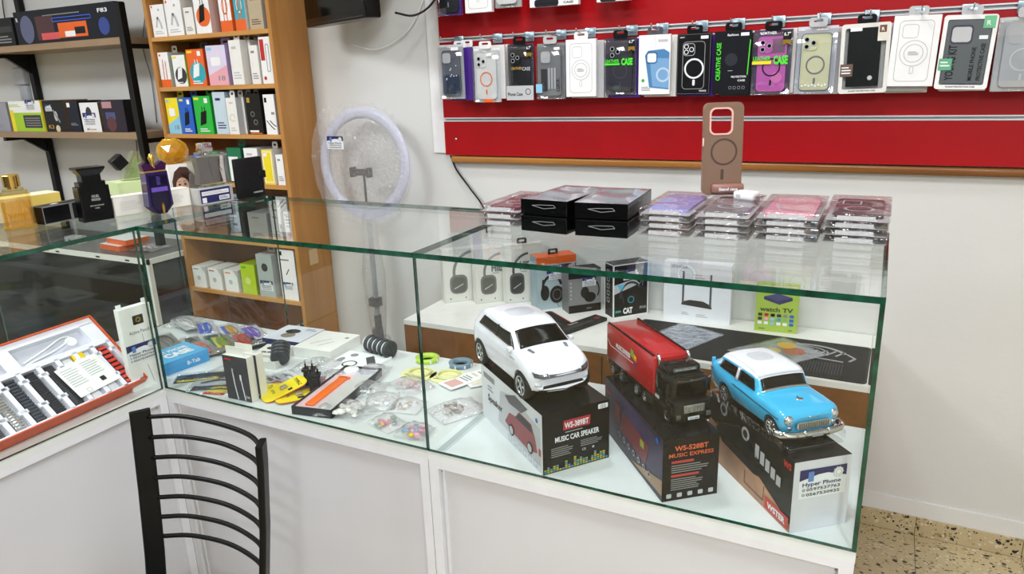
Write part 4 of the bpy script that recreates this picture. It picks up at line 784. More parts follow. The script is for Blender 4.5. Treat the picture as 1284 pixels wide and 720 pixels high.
def cat(a, w, h):
    a.frame(w / 2, h / 2, w, h, .001, w * .03, STICK, 1); a.poly([(w * .03, h * .45), (w * .75, h * .6), (w * .6, h * .7), (w * .03, h * .62)], LGREY, 1)
    a.ring(w * .5, h * .4, w * .28, w * .33, DK2, 2, 30, 190, sy=1.1); a.disc(w * .5, h * .32, w * .13, DK1, 3, sy=1.2); a.ring(w * .5, h * .32, w * .07, w * .09, TEAL, 4); a.poly([(w * .1, h * .62), (w * .22, h * .5), (w * .33, h * .62)], mat('#4fb9e0', .4), 3); a.line([(w * .22, h * .5), (w * .3, h * .25)], w * .04, DK2, 3)
    a.text('CAT', w * .28, h * .07, h * .1, WHITE, 3, w=w * .27, bold=.06); a.text('STN-28', w * .75, h * .12, h * .045, LGREY, 3, w=w * .18); a.rect(w * .06, h * .1, w * .22, h * .14, mat('#3f9a8a', .4), 3)
    a.line([(w * .7, h * .55), (w * .85, h * .7), (w * .82, h * .55)], w * .015, GREY, 3); shop_label(a, w * .28, h * .7, w * .42, 5)
def catside(a, w, h):
    a.frame(w / 2, h / 2, w, h, .001, w * .05, STICK, 1)
    for k in range(5): a.frame(w * .42, h * (.32 + k * .13), w * .3, h * .09, .004, .0022, LGREY, 2)
o = carton('headphone_box', 'black headphone box with CAT lettering and cat-ear headphones', 'headphone box', (.868, 1.19, WT), R(48), .145, .062, .2, mat('#141518', .4), {'front': cat, 'left': catside}, group='headphone boxes on the back table')
def router(a, w, h):
    lt = mat('#55575c', .4); a.poly([(w * .27, h * .28), (w * .73, h * .24), (w * .72, h * .3), (w * .6, h * .36), (w * .4, h * .37), (w * .28, h * .33)], DGREY, 1)
    a.rect(w * .28, h * .3, w * .31, h * .85, lt, 2); a.rect(w * .69, h * .27, w * .72, h * .82, lt, 2); a.lines(w * .28, h * .1, w * .4, h * .16, 2, LGREY); a.lines(w * .5, h * .08, w * .68, h * .14, 2, LGREY)
    a.text('Wireless', w * .1, h * .9, h * .06, mat('#9fa6b8', .5), 1, w=w * .25); a.lines(w * .42, h * .68, w * .62, h * .82, 3, LGREY, 2)
carton('router_box', 'large white box with a black two-antenna router leaning by the wall', 'router box', (1.033, 1.262, WT), R(2), .232, .04, .215, mat('#eef0f6', .45), {'front': router})
def wtv(a, w, h):
    a.poly([(w * .18, h * .72), (w * .5, h * .8), (w * .85, h * .73), (w * .85, h * .67), (w * .55, h * .57), (w * .18, h * .66)], mat('#3b3a66', .4), 1); a.poly([(w * .18, h * .72), (w * .5, h * .8), (w * .85, h * .73), (w * .52, h * .64)], mat('#54527f', .4), 2)
    a.text('watch TV', w * .1, h * .42, h * .085, mat('#3a4a1c', .5), 2, w=w * .78, bold=.03); a.rect(w * .05, h * .93, w * .95, h * .96, BEIGE, 1)
    pal = [DGREY, RED, BLACK, NAVY, GREY, BLUE]
    for r_ in range(3):
        for c_ in range(6): a.rr(w * (.12 + .148 * c_), h * (.345 - .085 * r_), w * .1, h * .06, .002, [pal[c_], [DGREY, PINK, SKY, TEAL, mat('#7fbf5f', .5), BLUE][c_], [STICK, STICK, SKY, STICK, STICK, BLUE][c_]][r_], 2)
    a.lines(w * .1, h * .04, w * .3, h * .07, 1, DGREY, 2); a.lines(w * .8, h * .04, w * .92, h * .07, 1, DGREY, 2)
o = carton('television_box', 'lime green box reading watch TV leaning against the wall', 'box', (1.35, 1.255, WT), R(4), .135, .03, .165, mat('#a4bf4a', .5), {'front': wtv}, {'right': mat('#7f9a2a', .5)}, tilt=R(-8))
# mouse mats and posters on the worktop
b = MB(); b.prism(rrect(.2, .2, .012), 0, .002, RED); b.prism(rrect(.19, .19, .01), .002, .0026, mat('#1b1c20', .5)); Art(b, T(0, 0, .0026)).poly([(-.02, -.06), (.04, -.03), (.02, .03), (.06, .06), (0, .05), (-.04, 0)], mat('#55565c', .5), 1)
tag(b.build('mouse_mat', loc=(.64, 1.05, WT), rz=R(-38)), 'black mouse mat with red edge lying behind the white toy car', 'mouse mat')
b = MB(); b.box((-.028, -.105, 0), (.028, .105, .012), mat('#16171a', .4)); a = Art(b, T(0, 0, .012)); a.rect(.0, -.09, .02, .05, DGREY); a.disc(0, .08, .012, mat('#7a2430', .5)); a.text('Gaming', -.01, -.05, .01, LGREY, 2, rot=90)
tag(b.build('mat_box', loc=(.79, 1.075, WT), rz=R(-22)), 'slim black box lying between the red-edged mat and the CAT box', 'box')
b = MB(); b.prism(rrect(.74, .3, .015), 0, .0025, mat('#15171c', .6)); a = Art(b, T(0, 0, .0025)); a.frame(0, 0, .735, .295, .014, .002, mat('#3c3f45', .6), 1)
sg = mat('#9a9da3', .5)
for k in range(9): a.line([(.3 - .026 * k, .075 - .0010 * k * k), (.275 - .026 * k, .03 - .0008 * k * k)], .007, sg, 2)
a.ring(.2, .03, .1, .115, sg, 2, 20, 165, sy=.7); a.ring(.18, .04, .07, .078, sg, 2, 0, 150, sy=.7); a.line([(.305, .06), (.33, .03), (.315, .0)], .008, sg, 2); a.line([(.05, -.0), (.12, .01), (.3, -.01)], .008, sg, 2)
for k in range(26): a.line([(.1 + .008 * k, -.03), (.1 + .008 * k, -.12)], .0014, mat('#3a3d52', .5), 1)
tag(b.build('desk_mat', loc=(1.34, 1.07, WT), rz=R(-1)), 'wide dark desk mat with a grey scorpion drawing on the back table', 'mouse mat')
t = thing('bagged_poster', 'blue-grey glossy picture in a clear bag behind the red truck', 'poster', (1.15, 1.10, WT + .0035), R(-24))
b = MB(); b.prism(rrect(.16, .19, .004), 0, .001, mat('#7b8698', .5, noise=.6, scale=28)); b.build('print', t); MB().prism(rrect(.175, .205, .004), .0012, .002, WRAP).build('clear_bag', t)
t = thing('bagged_poster', 'colourful glossy picture in a clear bag behind the blue toy wagon', 'poster', (1.45, 1.06, WT + .0035), R(-38))
b = MB(); b.prism(rrect(.17, .22, .004), 0, .001, mat('#8892a0', .5, noise=.5, scale=20)); a = Art(b, T(0, 0, .001)); a.disc(.02, .05, .035, mat('#a8452a', .5), 1); a.disc(-.03, .07, .03, mat('#d9a53a', .5), 2); a.disc(.03, -.03, .04, mat('#5a6a8a', .5), 1); a.disc(-.02, 0, .025, mat('#c9b27a', .5), 2); b.build('print', t); MB().prism(rrect(.185, .24, .004), .0012, .002, WRAP).build('clear_bag', t)
# ------------------------------------------------------------------ toy vehicles
def smooth_half(pts, n=3):
    P = curve_pts([(0, y, z) for y, z in pts], n); return [(p.y, p.z) for p in P]
def gauss(a, s):
    k = np.exp(-.5 * (np.arange(-6, 7) / s) ** 2); k /= k.sum(); return np.convolve(np.pad(a, 6, 'edge'), k, 'valid')
class CarBody:
    """keys: x, zb, zmid, zbelt, ztop, w_low, w_mid, w_belt, w_top"""
    def __init__(s, keys, paint, sm=1.2, bow_f=.012, bow_r=.008, N=64):
        K = np.array(sorted(keys)); xs = np.linspace(K[0, 0], K[-1, 0], N); P = [gauss(np.interp(xs, K[:, 0], K[:, i]), sm) for i in range(1, 9)]
        v = []; L0, L1_ = xs[0], xs[-1]; rings = []
        for i, x in enumerate(xs):
            zb, zm, zl, zt, wl, wm, wb, wt = [p[i] for p in P]
            half = [(wl * .75, zb), (wl, zb + .003), (wm, zm), (wm, zm * .4 + zl * .6), (wb, zl), (wb * .35 + wt * .65, zl * .35 + zt * .65), (wt, zt - (zt - zl) * .08 - .001), (wt * .78, zt), (wt * .4, zt + .0012)]
            hp = [(0, zb)] + smooth_half(half, 2) + [(0, zt + .0016)]
            ring = [(y, z) for y, z in hp] + [(-y, z) for y, z in hp[-2:0:-1]]
            t = (x - L0) / (L1_ - L0); W = max(wm, .01); r = []
            for y, z in ring:
                q = min(1, abs(y) / W) ** 2.2; dx = -bow_f * q * max(0, (t - .7) / .3) ** 2 + bow_r * q * max(0, (.25 - t) / .25) ** 2
                r.append((x + dx, y, z))
            rings.append(r)
        n = len(rings[0]); bm = bmesh.new(); V = [[bm.verts.new(p) for p in r] for r in rings]
        for i in range(N - 1):
            for k in range(n): bm.faces.new((V[i][k], V[i + 1][k], V[i + 1][(k + 1) % n], V[i][(k + 1) % n]))
        bm.faces.new(V[0]); bm.faces.new(V[-1][::-1])
        bmesh.ops.recalc_face_normals(bm, faces=bm.faces); s.bvh = BVHTree.FromBMesh(bm)
        me = bpy.data.meshes.new('body'); bm.to_mesh(me); bm.free(); s.me = me
    def cut(s, holes, name, parent, classify, mats):
        o = bpy.data.objects.new('tmp', s.me); COL.objects.link(o); cs = []
        for (x, y0, y1, z, r) in holes:
            c = MB().cyl(r, y0, y1, BLACK, T(x, 0, z) @ RX(-PI / 2), 32).build('cut'); cs.append(c)
            m = o.modifiers.new('b', 'BOOLEAN'); m.operation = 'DIFFERENCE'; m.object = c; m.solver = 'EXACT'
        dg = bpy.context.evaluated_depsgraph_get(); me = bpy.data.meshes.new_from_object(o.evaluated_get(dg), depsgraph=dg)
        for c in cs: bpy.data.objects.remove(c)
        bpy.data.objects.remove(o)
        me.materials.clear()
        for m in mats: me.materials.append(m)
        for p in me.polygons: p.material_index = classify(p.center, p.normal); p.use_smooth = True
        me.name = name; r = bpy.data.objects.new(name, me); COL.objects.link(r); r.parent = parent
        try: me.set_sharp_from_angle(angle=R(40))
        except Exception: pass
        return r
    def patch(s, corners, start, d, n=14, m=6, off=.0006, th=.0012):
        """quad in a plane projected on the body; corners: bl, br, tr, tl"""
        d = Vector(d); V = []
        for j in range(m + 1):
            for i in range(n + 1):
                u, v = i / n, j / m
                a = [corners[0][k] * (1 - u) * (1 - v) + corners[1][k] * u * (1 - v) + corners[2][k] * u * v + corners[3][k] * (1 - u) * v for k in (0, 1)]
                p = start(*a); h, nn, _, _ = s.bvh.ray_cast(Vector(p), d)
                if h is None: h = Vector(p) + d * .2; nn = -d
                V.append((h + nn * off, h + nn * (off + th)))
        return V, n, m
    def patch_obj(s, name, parent, corners, start, d, mt, n=14, m=6, off=.0002, th=.0009):
        V, n, m = s.patch(corners, start, d, n, m, off, th); b = MB(); N = (n + 1) * (m + 1)
        top = [q[1] for q in V]; bot = [q[0] for q in V]; f = []; g = lambda i, j: j * (n + 1) + i
        for j in range(m):
            for i in range(n): f.append((g(i, j), g(i + 1, j), g(i + 1, j + 1), g(i, j + 1)))
        edge = [g(i, 0) for i in range(n)] + [g(n, j) for j in range(m)] + [g(i, m) for i in range(n, 0, -1)] + [g(0, j) for j in range(m, 0, -1)]
        b.add(top + bot, f + [(edge[k], N + edge[k], N + edge[(k + 1) % len(edge)], edge[(k + 1) % len(edge)]) for k in range(len(edge))], mt, None, True)
        return b.build(name, parent)
def wheel(parent, x, y, z, r, wdt, side, tire, rim, spokes=5, double=False):
    M = T(x, y, z) @ RX(-PI / 2 if side > 0 else PI / 2)
    b = MB(); b.lathe([(r * .55, -wdt / 2), (r * .93, -wdt / 2), (r, -wdt * .35), (r, wdt * .35), (r * .93, wdt / 2), (r * .7, wdt / 2), (r * .68, wdt * .38)], tire, 32, M); w_ = b.build('wheel', parent)
    c = MB(); c.lathe([(r * .70, wdt * .32), (r * .70, wdt * .5), (r * .62, wdt * .5), (r * .60, wdt * .2)], rim, 32, M); c.cyl(r * .6, -wdt * .1, wdt * .12, mat('#3a3a3c', .4), M, 24); c.cyl(r * .16, wdt * .1, wdt * .46, rim, M, 12)
    for k in range(spokes):
        a = 2 * PI * k / spokes
        for da in ((-.14, .14) if double else (0,)):
            q = a + da; c.tube([(r * .1 * math.cos(a), r * .1 * math.sin(a), wdt * .4), (r * .64 * math.cos(q), r * .64 * math.sin(q), wdt * .42)], r * (.05 if double else .085), rim, 6, M)
    c.build('rim', w_)
# box heights
BH = .135
# --- white off-roader on its box
def suvfront(a, w, h):
    a.text('WS-389BT', w * .32, h * .70, h * .09, STICK, 4, w=w * .36, bold=.03); a.poly([(w * .3, h * .67), (w * .7, h * .67), (w * .71, h * .83), (w * .31, h * .83)], mat('#b5283c', .45), 2); a.lines(w * .33, h * .62, w * .68, h * .645, 1, LGREY, 2)
    a.text('MUSIC CAR SPEAKER', w * .18, h * .50, h * .085, STICK, 3, w=w * .66, bold=.03)
    a.lines(w * .12, h * .25, w * .46, h * .42, 5, GREY, 2); a.lines(w * .56, h * .32, w * .9, h * .44, 4, GREY, 2)
    a.text('CE', w * .58, h * .25, h * .04, LGREY, 2); a.disc(w * .75, h * .27, h * .02, LGREY, 2); a.rr(w * .9, h * .92, w * .15, h * .08, .002, STICK, 2); a.text('1212', w * .86, h * .895, h * .05, DGREY, 3, w=w * .08)
    rd = random.Random(3)
    for k in range(22):
        hh = rd.uniform(.03, .2) * h; n = max(1, int(hh / (h * .035)))
        for j in range(n): a.rect(w * (.015 + .044 * k), h * .02 + j * h * .035, w * (.05 + .044 * k), h * .02 + j * h * .035 + h * .028, [mat('#4a8fa8', .4), mat('#8fae3a', .4), mat('#c9a33a', .4)][min(2, (j + k) % 3)], 2)
def suvside(a, w, h):
    rc = mat('#8d2030', .35)
    a.rect(0, 0, w, h, mat('#e4e5ea', .45), 1); a.poly([(w * .3, h * .2), (w * .97, h * .0 + h * .12), (w * .97, h * .75), (w * .55, h * .9), (w * .35, h * .8)], mat('#c3c4ca', .4), 2)
    a.poly([(w * .42, h * .32), (w * .5, h * .55), (w * .6, h * .58), (w * .66, h * .72), (w * .85, h * .7), (w * .9, h * .5), (w * .93, h * .3), (w * .8, h * .2), (w * .55, h * .24)], rc, 3)
    a.poly([(w * .6, h * .57), (w * .67, h * .7), (w * .83, h * .68), (w * .86, h * .56)], DK1, 4); a.poly([(w * .43, h * .8), (w * .6, h * .95), (w * .8, h * .9), (w * .7, h * .74), (w * .5, h * .72)], mat('#55525a', .4), 3)
    for cx_ in (.53, .82): a.disc(w * cx_, h * .27, h * .1, DK1, 5); a.disc(w * cx_, h * .27, h * .07, LGREY, 6)
    a.text('Speaker', w * .12, h * .42, h * .12, DGREY, 3, w=w * .26); a.lines(w * .12, h * .6, w * .22, h * .72, 2, GREY, 2); a.rect(w * .05, h * .8, w * .25, h * .9, GREY, 2); a.disc(w * .93, h * .85, h * .04, BLUE, 4)
    for k in range(6): a.frame(w * (.5 + .08 * k), h * .09, w * .05, h * .1, .001, .001, mat('#5a7ea8', .4), 4)
    a.rr(w * .965, h * .35, w * .03, h * .12, .002, mat('#b5283c', .4), 4)
SA = R(-38); F3 = lambda a: Vector((math.cos(a), math.sin(a), 0)); N3 = lambda a: Vector((-math.sin(a), math.cos(a), 0))
def vbox(name, label, front_mid, ang, L, W, H, art_front, art_side, mats, m):
    """box whose short end faces along ang; the local x axis runs across the short end"""
    c = Vector((front_mid[0], front_mid[1], DK + .0005)); rz = ang + PI / 2
    p0 = c - Vector((math.cos(rz), math.sin(rz), 0)) * W / 2
    return carton(name, label, 'speaker box', p0, rz, W, L, H, m, {'front': art_front, 'left': art_side}, mats)
vbox('toy_car_box', 'black and white music car speaker box under the white toy car', (1.182, .069), SA, .315, .158, BH, suvfront, suvside, {'top': mat('#1a1a1c', .25), 'left': mat('#e4e5ea', .45)}, mat('#101012', .35))
PW = mat('#f1f0fa', .22, 0, .6)
car = thing('toy_car', 'white toy off-road car with black windows standing on its speaker box', 'toy car', (1.02, .187, DK + BH + .0012), SA)
K1 = [(-.172, .040, .055, .080, .086, .050, .058, .056, .050), (-.166, .030, .052, .088, .098, .062, .070, .066, .052), (-.150, .024, .050, .092, .117, .068, .075, .069, .050), (-.120, .022, .050, .093, .126, .069, .075, .069, .053), (-.06, .022, .050, .092, .130, .068, .073, .068, .055), (.0, .022, .050, .090, .129, .068, .073, .068, .055), (.030, .022, .050, .089, .123, .068, .073, .068, .053), (.080, .022, .050, .086, .0925, .069, .075, .068, .058), (.11, .022, .050, .084, .089, .069, .075, .067, .055), (.145, .024, .048, .077, .081, .068, .073, .063, .050), (.165, .026, .046, .062, .068, .064, .068, .062, .050), (.174, .034, .045, .055, .058, .056, .060, .056, .045)]
K1 = [(k[0],) + tuple(q * 1.045 for q in k[1:5]) + k[5:] for k in K1]
cb = CarBody(K1, PW, 1.0, .022, .012)
WB, WR = .110, .0300
holes = [(x, y0, y1, WR, WR * 1.13) for x in (-WB, WB) for y0, y1 in ((.046, .1), (-.1, -.046))]
UB = mat('#151516', .5)
cb.cut(holes, 'body', car, lambda c, n: 1 if (c.z < .031 and n.z < .2) or (abs(c.y) < .0465 and c.z < .06 and abs(n.z) < .3 and abs(n.x) < .3 and abs(c.x) < .15) else 0, [PW, UB])
GL = mat('#060608', .08, 0, .2, spec=.3)
cb.patch_obj('windscreen', car, [(.079, -.058), (.079, .058), (.036, .050), (.036, -.050)], lambda x, y: (x, y, .3), (0, 0, -1), GL, 16, 8)
for sg_ in (1, -1): cb.patch_obj('side_window', car, [(-.122, .099), (.066, .0935), (.030, .119), (-.108, .1205)], lambda x, z, s=sg_: (x, .3 * s, z), (0, -sg_, 0), GL, 16, 5)
for sg_ in (1, -1): cb.patch_obj('window_pillar', car, [(-.03, .0975), (-.022, .0972), (-.020, .122), (-.028, .122)], lambda x, z, s=sg_: (x, .3 * s, z), (0, -sg_, 0), mat('#1a1a1d', .3), 2, 4, .0009, .0006)
cb.patch_obj('rear_window', car, [(.045, .096), (-.045, .096), (-.04, .113), (.04, .113)], lambda y, z: (-.4, y, z), (1, 0, 0), GL, 10, 4)
cb.patch_obj('grille', car, [(-.034, .054), (.034, .054), (.036, .066), (-.036, .066)], lambda y, z: (.4, y, z), (-1, 0, 0), mat('#74757b', .3, .6, bump=1, bscale=600), 16, 4, .0004, .0014)
for sg_ in (1, -1):
    cb.patch_obj('headlight', car, [(.036 * sg_, .056), (.062 * sg_, .060), (.064 * sg_, .070), (.037 * sg_, .067)], lambda y, z: (.4, y, z), (-1, 0, 0), mat('#8d8f9c', .1, .8), 8, 4, .0004, .0015)
    cb.patch_obj('bonnet_vent', car, [(.085, .040 * sg_), (.104, .036 * sg_), (.106, .042 * sg_), (.088, .047 * sg_)], lambda x, y: (x, y, .3), (0, 0, -1), mat('#77787c', .4), 4, 2)
    cb.patch_obj('fog_light', car, [(.048 * sg_, .040), (.062 * sg_, .041), (.062 * sg_, .045), (.048 * sg_, .045)], lambda y, z: (.4, y, z), (-1, 0, 0), mat('#d4d4de', .3), 5, 2)
    b = MB(); b.rbox((-.006, -.0045, -.005), (.006, .0075, .005), .002, PW); b.build('wing_mirror', car, loc=(.056, sg_ * .074, .093))
    b = MB(); b.box((-.012, 0, -.001), (.012, .0012, .0012), GREY); b.build('side_strip', car, loc=(.07, sg_ * .0742 - (.0012 if sg_ > 0 else 0), .077))
    cb.patch_obj('tail_light', car, [(.045 * sg_, .072), (.064 * sg_, .072), (.064 * sg_, .082), (.045 * sg_, .082)], lambda y, z: (-.4, y, z), (1, 0, 0), RED, 5, 3)
cb.patch_obj('lower_grille', car, [(-.054, .027), (.054, .027), (.045, .040), (-.045, .040)], lambda y, z: (.4, y, z), (-1, 0, 0), UB, 16, 3, .0005, .0012)
cb.patch_obj('skid_plate', car, [(-.035, .027), (.035, .027), (.040, .0315), (-.040, .0315)], lambda y, z: (.4, y, z), (-1, 0, 0), CHROME, 14, 2, .0016, .0015)
b = MB()
for i in range(13):
    for j in range(13):
        x, y = -.045 + (i - 6) * .0056, (j - 6) * .0056
        if math.hypot(x + .045, y) < .033:
            h, nn, _, _ = cb.bvh.ray_cast(Vector((x, y, .3)), Vector((0, 0, -1))); b.cyl(.0014, 0, .0003, mat('#686878', .5), T(x, y, h.z + .0001), 6)
o = b.build('speaker_grille', car); o['kind'] = 'stuff'
TIRE = mat('#222224', .6)
for x in (-WB, WB):
    for s_ in (1, -1): wheel(car, x, s_ * .0655, WR + .0005, WR + .0005, .022, s_, TIRE, mat('#cdd0d4', .2, .9), 5, True)
# --- red truck on its box
def trfront(a, w, h):
    og = mat('#d8623a', .45)
    a.rect(0, 0, w, h, mat('#131113', .35), 1); a.text('WS-528BT', w * .2, h * .8, h * .075, og, 3, w=w * .6, bold=.03); a.text('MUSIC EXPRESS', w * .1, h * .7, h * .06, og, 3, w=w * .8, bold=.02)
    a.rect(w * .15, h * .60, w * .55, h * .64, mat('#b83a3a', .4), 2); a.lines(w * .15, h * .44, w * .85, h * .58, 4, GREY, 2); a.rect(w * .15, h * .38, w * .65, h * .42, mat('#b83a3a', .4), 2); a.lines(w * .15, h * .16, w * .75, h * .36, 6, GREY, 2)
    for k in range(5): a.rr(w * (.12 + .19 * k), h * .08, w * .09, h * .07, .002, LGREY, 2)
def trside(a, w, h):
    a.rect(0, 0, w, h, mat('#2b2440', .4, noise=.5, scale=14), 1); a.poly([(0, h * .1), (w, h * .35), (w, h * .9), (w * .2, h), (0, h)], mat('#3b2f58', .4, noise=.4, scale=9), 2); a.poly([(w * .3, h * .35), (w * .75, h * .3), (w * .8, h * .65), (w * .35, h * .72)], mat('#7a2a34', .4), 3)
    a.rect(w * .2, h * .45, w * .3, h * .75, mat('#8f3038', .4), 4); a.rect(w * .66, h * .5, w * .72, h * .62, mat('#9aa83a', .4), 4); a.poly([(w * .5, h * .05), (w, h * .1), (w, h * .35)], mat('#a9876a', .4), 3)
    for k in range(7): a.disc(w * (.3 + .085 * k), h * (.26 - .01 * k), h * .05, LGREY, 5); a.disc(w * (.3 + .085 * k), h * (.26 - .01 * k), h * .03, DGREY, 6)
    a.disc(w * .92, h * .9, h * .05, BLUE, 5); a.rect(w * .03, h * .75, w * .12, h * .82, RED, 4)
TA = R(-50)
vbox('toy_truck_box', 'dark purple music express speaker box under the red toy truck', (1.4225, .0485), TA, .31, .114, BH - .004, trfront, trside, {'top': mat('#17171a', .2)}, mat('#131113', .35))
tr = thing('toy_truck', 'red and black toy lorry standing on its dark speaker box', 'toy truck', (1.346, .161, DK + BH - .002), R(-46))
RT = mat('#b0121e', .28, 0, .4, .04); BK = mat('#0e0e10', .16, 0, .3)
b = MB(); b.rbox((-.215, -.04, .030), (.012, .04, .112), .0035, RT); 
for s_ in (1, -1): b.box((-.212, s_ * .036 - .002, .1115), (.004, s_ * .036 + .002, .1145), BK)
for s_, fr in ((-1, frame((-.212, -.0402, .030), (1, 0, 0), (0, 0, 1))), (1, frame((.01, .0402, .030), (-1, 0, 0), (0, 0, 1)))):
    a = Art(b, fr); a.text('MUSIC EXPRESS', .05, .042, .010, STICK, 2, w=.07, bold=.04, rot=0); a.line([(.005, .048), (.02, .036), (.135, .036)], .0016, STICK, 1); a.poly([(.122, .050), (.135, .046), (.135, .062), (.122, .066)], mat('#7fb52a', .4), 2); a.poly([(.136, .046), (.149, .042), (.149, .054), (.136, .058)], mat('#e3902a', .4), 2); a.poly([(.136, .058), (.149, .054), (.143, .048)], YEL, 3); a.disc(.14, .036, .006, mat('#7a2a6a', .4), 2)
for i in range(14):
    for j in range(12): b.cyl(.0009, 0, .0003, mat('#d4606a', .4), T(-.055 + i * .0042, -.024 + j * .0042, .1121), 5)
b.build('trailer', tr)
b = MB(); b.rbox((-.212, -.036, .014), (.02, .036, .0295), .002, BK); b.rbox((-.2, -.038, .016), (-.15, .038, .029), .002, UB); b.box((-.02, -.041, .010), (.012, -.036, .026), mat('#6e5f58', .25, .8)); b.box((-.02, .036, .010), (.012, .041, .026), mat('#6e5f58', .25, .8)); b.box((-.222, -.036, .018), (-.212, .036, .03), BK); b.build('chassis', tr)
b = MB(); b.rbox((.016, -.040, .030), (.072, .040, .094), .005, BK); b.rbox((.02, -.036, .092), (.062, .036, .108), .006, BK); b.rbox((.06, -.0405, .004), (.099, .0405, .052), .006, BK); b.rbox((.066, -.0385, .05), (.085, .0385, .092), .006, BK); b.rbox((.014, -.040, .004), (.094, .040, .032), .004, BK)
b.build('cab', tr)
b = MB(); a = Art(b, frame((.0855, 0, 0), (0, 1, 0), (0, 0, 1))); a.rr(0, .072, .062, .024, .003, GL, 2); a.line([(-.03, .0905), (-.008, .087), (0, .090), (.008, .087), (.03, .0905)], .0022, CHROME, 3); a.disc(0, .0885, .0035, CHROME, 4, n=8)
a = Art(b, frame((.0623, 0, 0), (0, 1, 0), (0, 0, 1))); a.rect(-.026, .098, .026, .106, mat('#5f6468', .3, .5), 2); a.text('LONGVILLE' if False else 'SPACECAB', -.022, .0995, .004, LGREY, 3, w=.044)
b.build('windscreen', tr)
b = MB(); b.rbox((.0985, -.022, .028), (.1015, .022, .044), .001, mat('#a5a29b', .3, .6)); a = Art(b, frame((.1016, 0, 0), (0, 1, 0), (0, 0, 1))); [a.rect(-.02 + k * .0066, .030, -.0155 + k * .0066, .042, mat('#d3d0c8', .2, .8), 1) for k in range(6)]; b.build('grille', tr)
b = MB(); b.box((.0985, -.012, .013), (.1, .012, .019), STICK); Art(b, frame((.1002, 0, 0), (0, 1, 0), (0, 0, 1))).text('SAF-508', -.009, .0145, .003, DGREY, 1, w=.018); b.build('number_plate', tr)
for s_ in (1, -1):
    b = MB(); b.rbox((.0975, s_ * .032 - .005, .016), (.1005, s_ * .032 + .005, .026), .001, mat('#6f7074', .2, .6)); b.build('headlight', tr)
    b = MB(); b.tube([(0, 0, 0), (0, 0, .014), (-.002, 0, .02), (-.008, 0, .024)], .0033, CHROME, 10); b.build('exhaust_pipe', tr, loc=(.020, s_ * .032, .094))
    b = MB(); b.rbox((-.0015, 0, -.013), (.002, .007, .013), .001, BK); b.build('mirror', tr, loc=(.076, s_ * .0405 - (.007 if s_ < 0 else 0), .07))
    b = MB(); b.box((.03, s_ * .0403 - .0002, .055), (.055, s_ * .0403 + .0002, .082), GL); b.box((.02, s_ * .0403 - .0002, .034), (.036, s_ * .0403 + .0002, .040), LGREY); b.build('cab_side_trim', tr)
    for x in (-.18, -.135, -.062, -.024, .068): wheel(tr, x, s_ * .0345, .0125, .0125, .012, s_, TIRE, mat('#c2c4c8', .2, .9), 6)
# --- blue wagon on its box
def wgfront(a, w, h):
    a.rect(0, 0, w, h * .985, mat('#d9dae2', .4), 1); shop_label(a, w * .1, h * .47, w * .82, 2)
def wgside(a, w, h):
    a.poly([(0, 0), (w, 0), (w, h * .12), (w * .5, h * .5), (0, h * .62)], mat('#b8876a', .4, noise=.3, scale=10), 1); a.poly([(w * .1, h * .55), (w * .35, h * .85), (w * .7, h * .78), (w * .9, h * .5), (w * .6, h * .35), (w * .2, h * .4)], DK1, 2)
    a.line([(w * .12, h * .62), (w * .4, h * .86), (w * .66, h * .6)], .004, CHROME, 3); a.line([(w * .2, h * .5), (w * .7, h * .5)], .005, CHROME, 3)
    for x_, y_ in ((.48, .83), (.2, .92)): a.disc(w * x_, h * y_, h * .1, LGREY, 3); a.disc(w * x_, h * y_, h * .06, DGREY, 4)
    for k in range(5): a.rect(w * (.6 + .06 * k), h * .62 - k * .004, w * (.645 + .06 * k), h * .82 - k * .006, LGREY, 3)
    a.rect(w * .74, h * .03, w * .99, h * .2, mat('#cf3326', .4), 4); a.text('WSTER', w * .77, h * .07, h * .08, STICK, 5, w=w * .19, bold=.05); a.text('WS', w * .9, h * .86, h * .08, mat('#cf3326', .4), 4, w=w * .08, bold=.05); a.line([(w * .5, h * .3), (w * .5, h * .1), (w * .72, h * .1), (w * .72, h * .32)], .0015, DGREY, 3)
WA = R(-50)
vbox('toy_wagon_box', 'grey-fronted speaker box with the shop sticker under the blue toy wagon', (1.650, .0455), WA, .30, .112, BH + .003, wgfront, wgside, {'top': mat('#1c1c1f', .25), 'left': mat('#19191c', .35)}, mat('#d9dae2', .4))
wg = thing('toy_car', 'light blue toy estate car with a white roof and chrome bumper on its box', 'toy car', (1.548, .180, DK + BH + .0075), R(-47.5))
PB = mat('#3fb4e6', .18, 0, .8, .02)
K2 = [(-.140, .020, .034, .056, .060, .036, .044, .044, .040), (-.134, .016, .034, .064, .070, .042, .048, .047, .040), (-.116, .014, .034, .063, .074, .045, .050, .048, .038), (-.104, .014, .034, .062, .0925, .046, .0505, .0475, .0395), (-.085, .014, .034, .061, .0955, .046, .0505, .047, .0410), (-.03, .014, .034, .060, .0965, .046, .050, .0465, .0415), (.0, .014, .034, .0595, .0955, .046, .050, .0465, .0410), (.013, .014, .034, .059, .0935, .046, .050, .0465, .0400), (.027, .014, .034, .058, .065, .046, .050, .0465, .038), (.06, .014, .034, .057, .063, .046, .050, .047, .038), (.095, .015, .034, .055, .0595, .046, .050, .047, .036), (.108, .018, .033, .051, .055, .044, .048, .046, .034), (.112, .022, .032, .042, .045, .038, .042, .040, .028)]
K2 = [(k[0] * 1.03,) + k[1:5] + tuple(q * 1.24 for q in k[5:]) for k in K2]
cw_ = CarBody(K2, PB, .9, .008, .006)
WB2, WR2 = .0775, .0205
holes = [(x, y0, y1, WR2 - .001, WR2 * 1.12) for x in (-WB2, WB2) for y0, y1 in ((.042, .1), (-.1, -.042))]
PWR = mat('#ecebf4', .25, 0, .5)
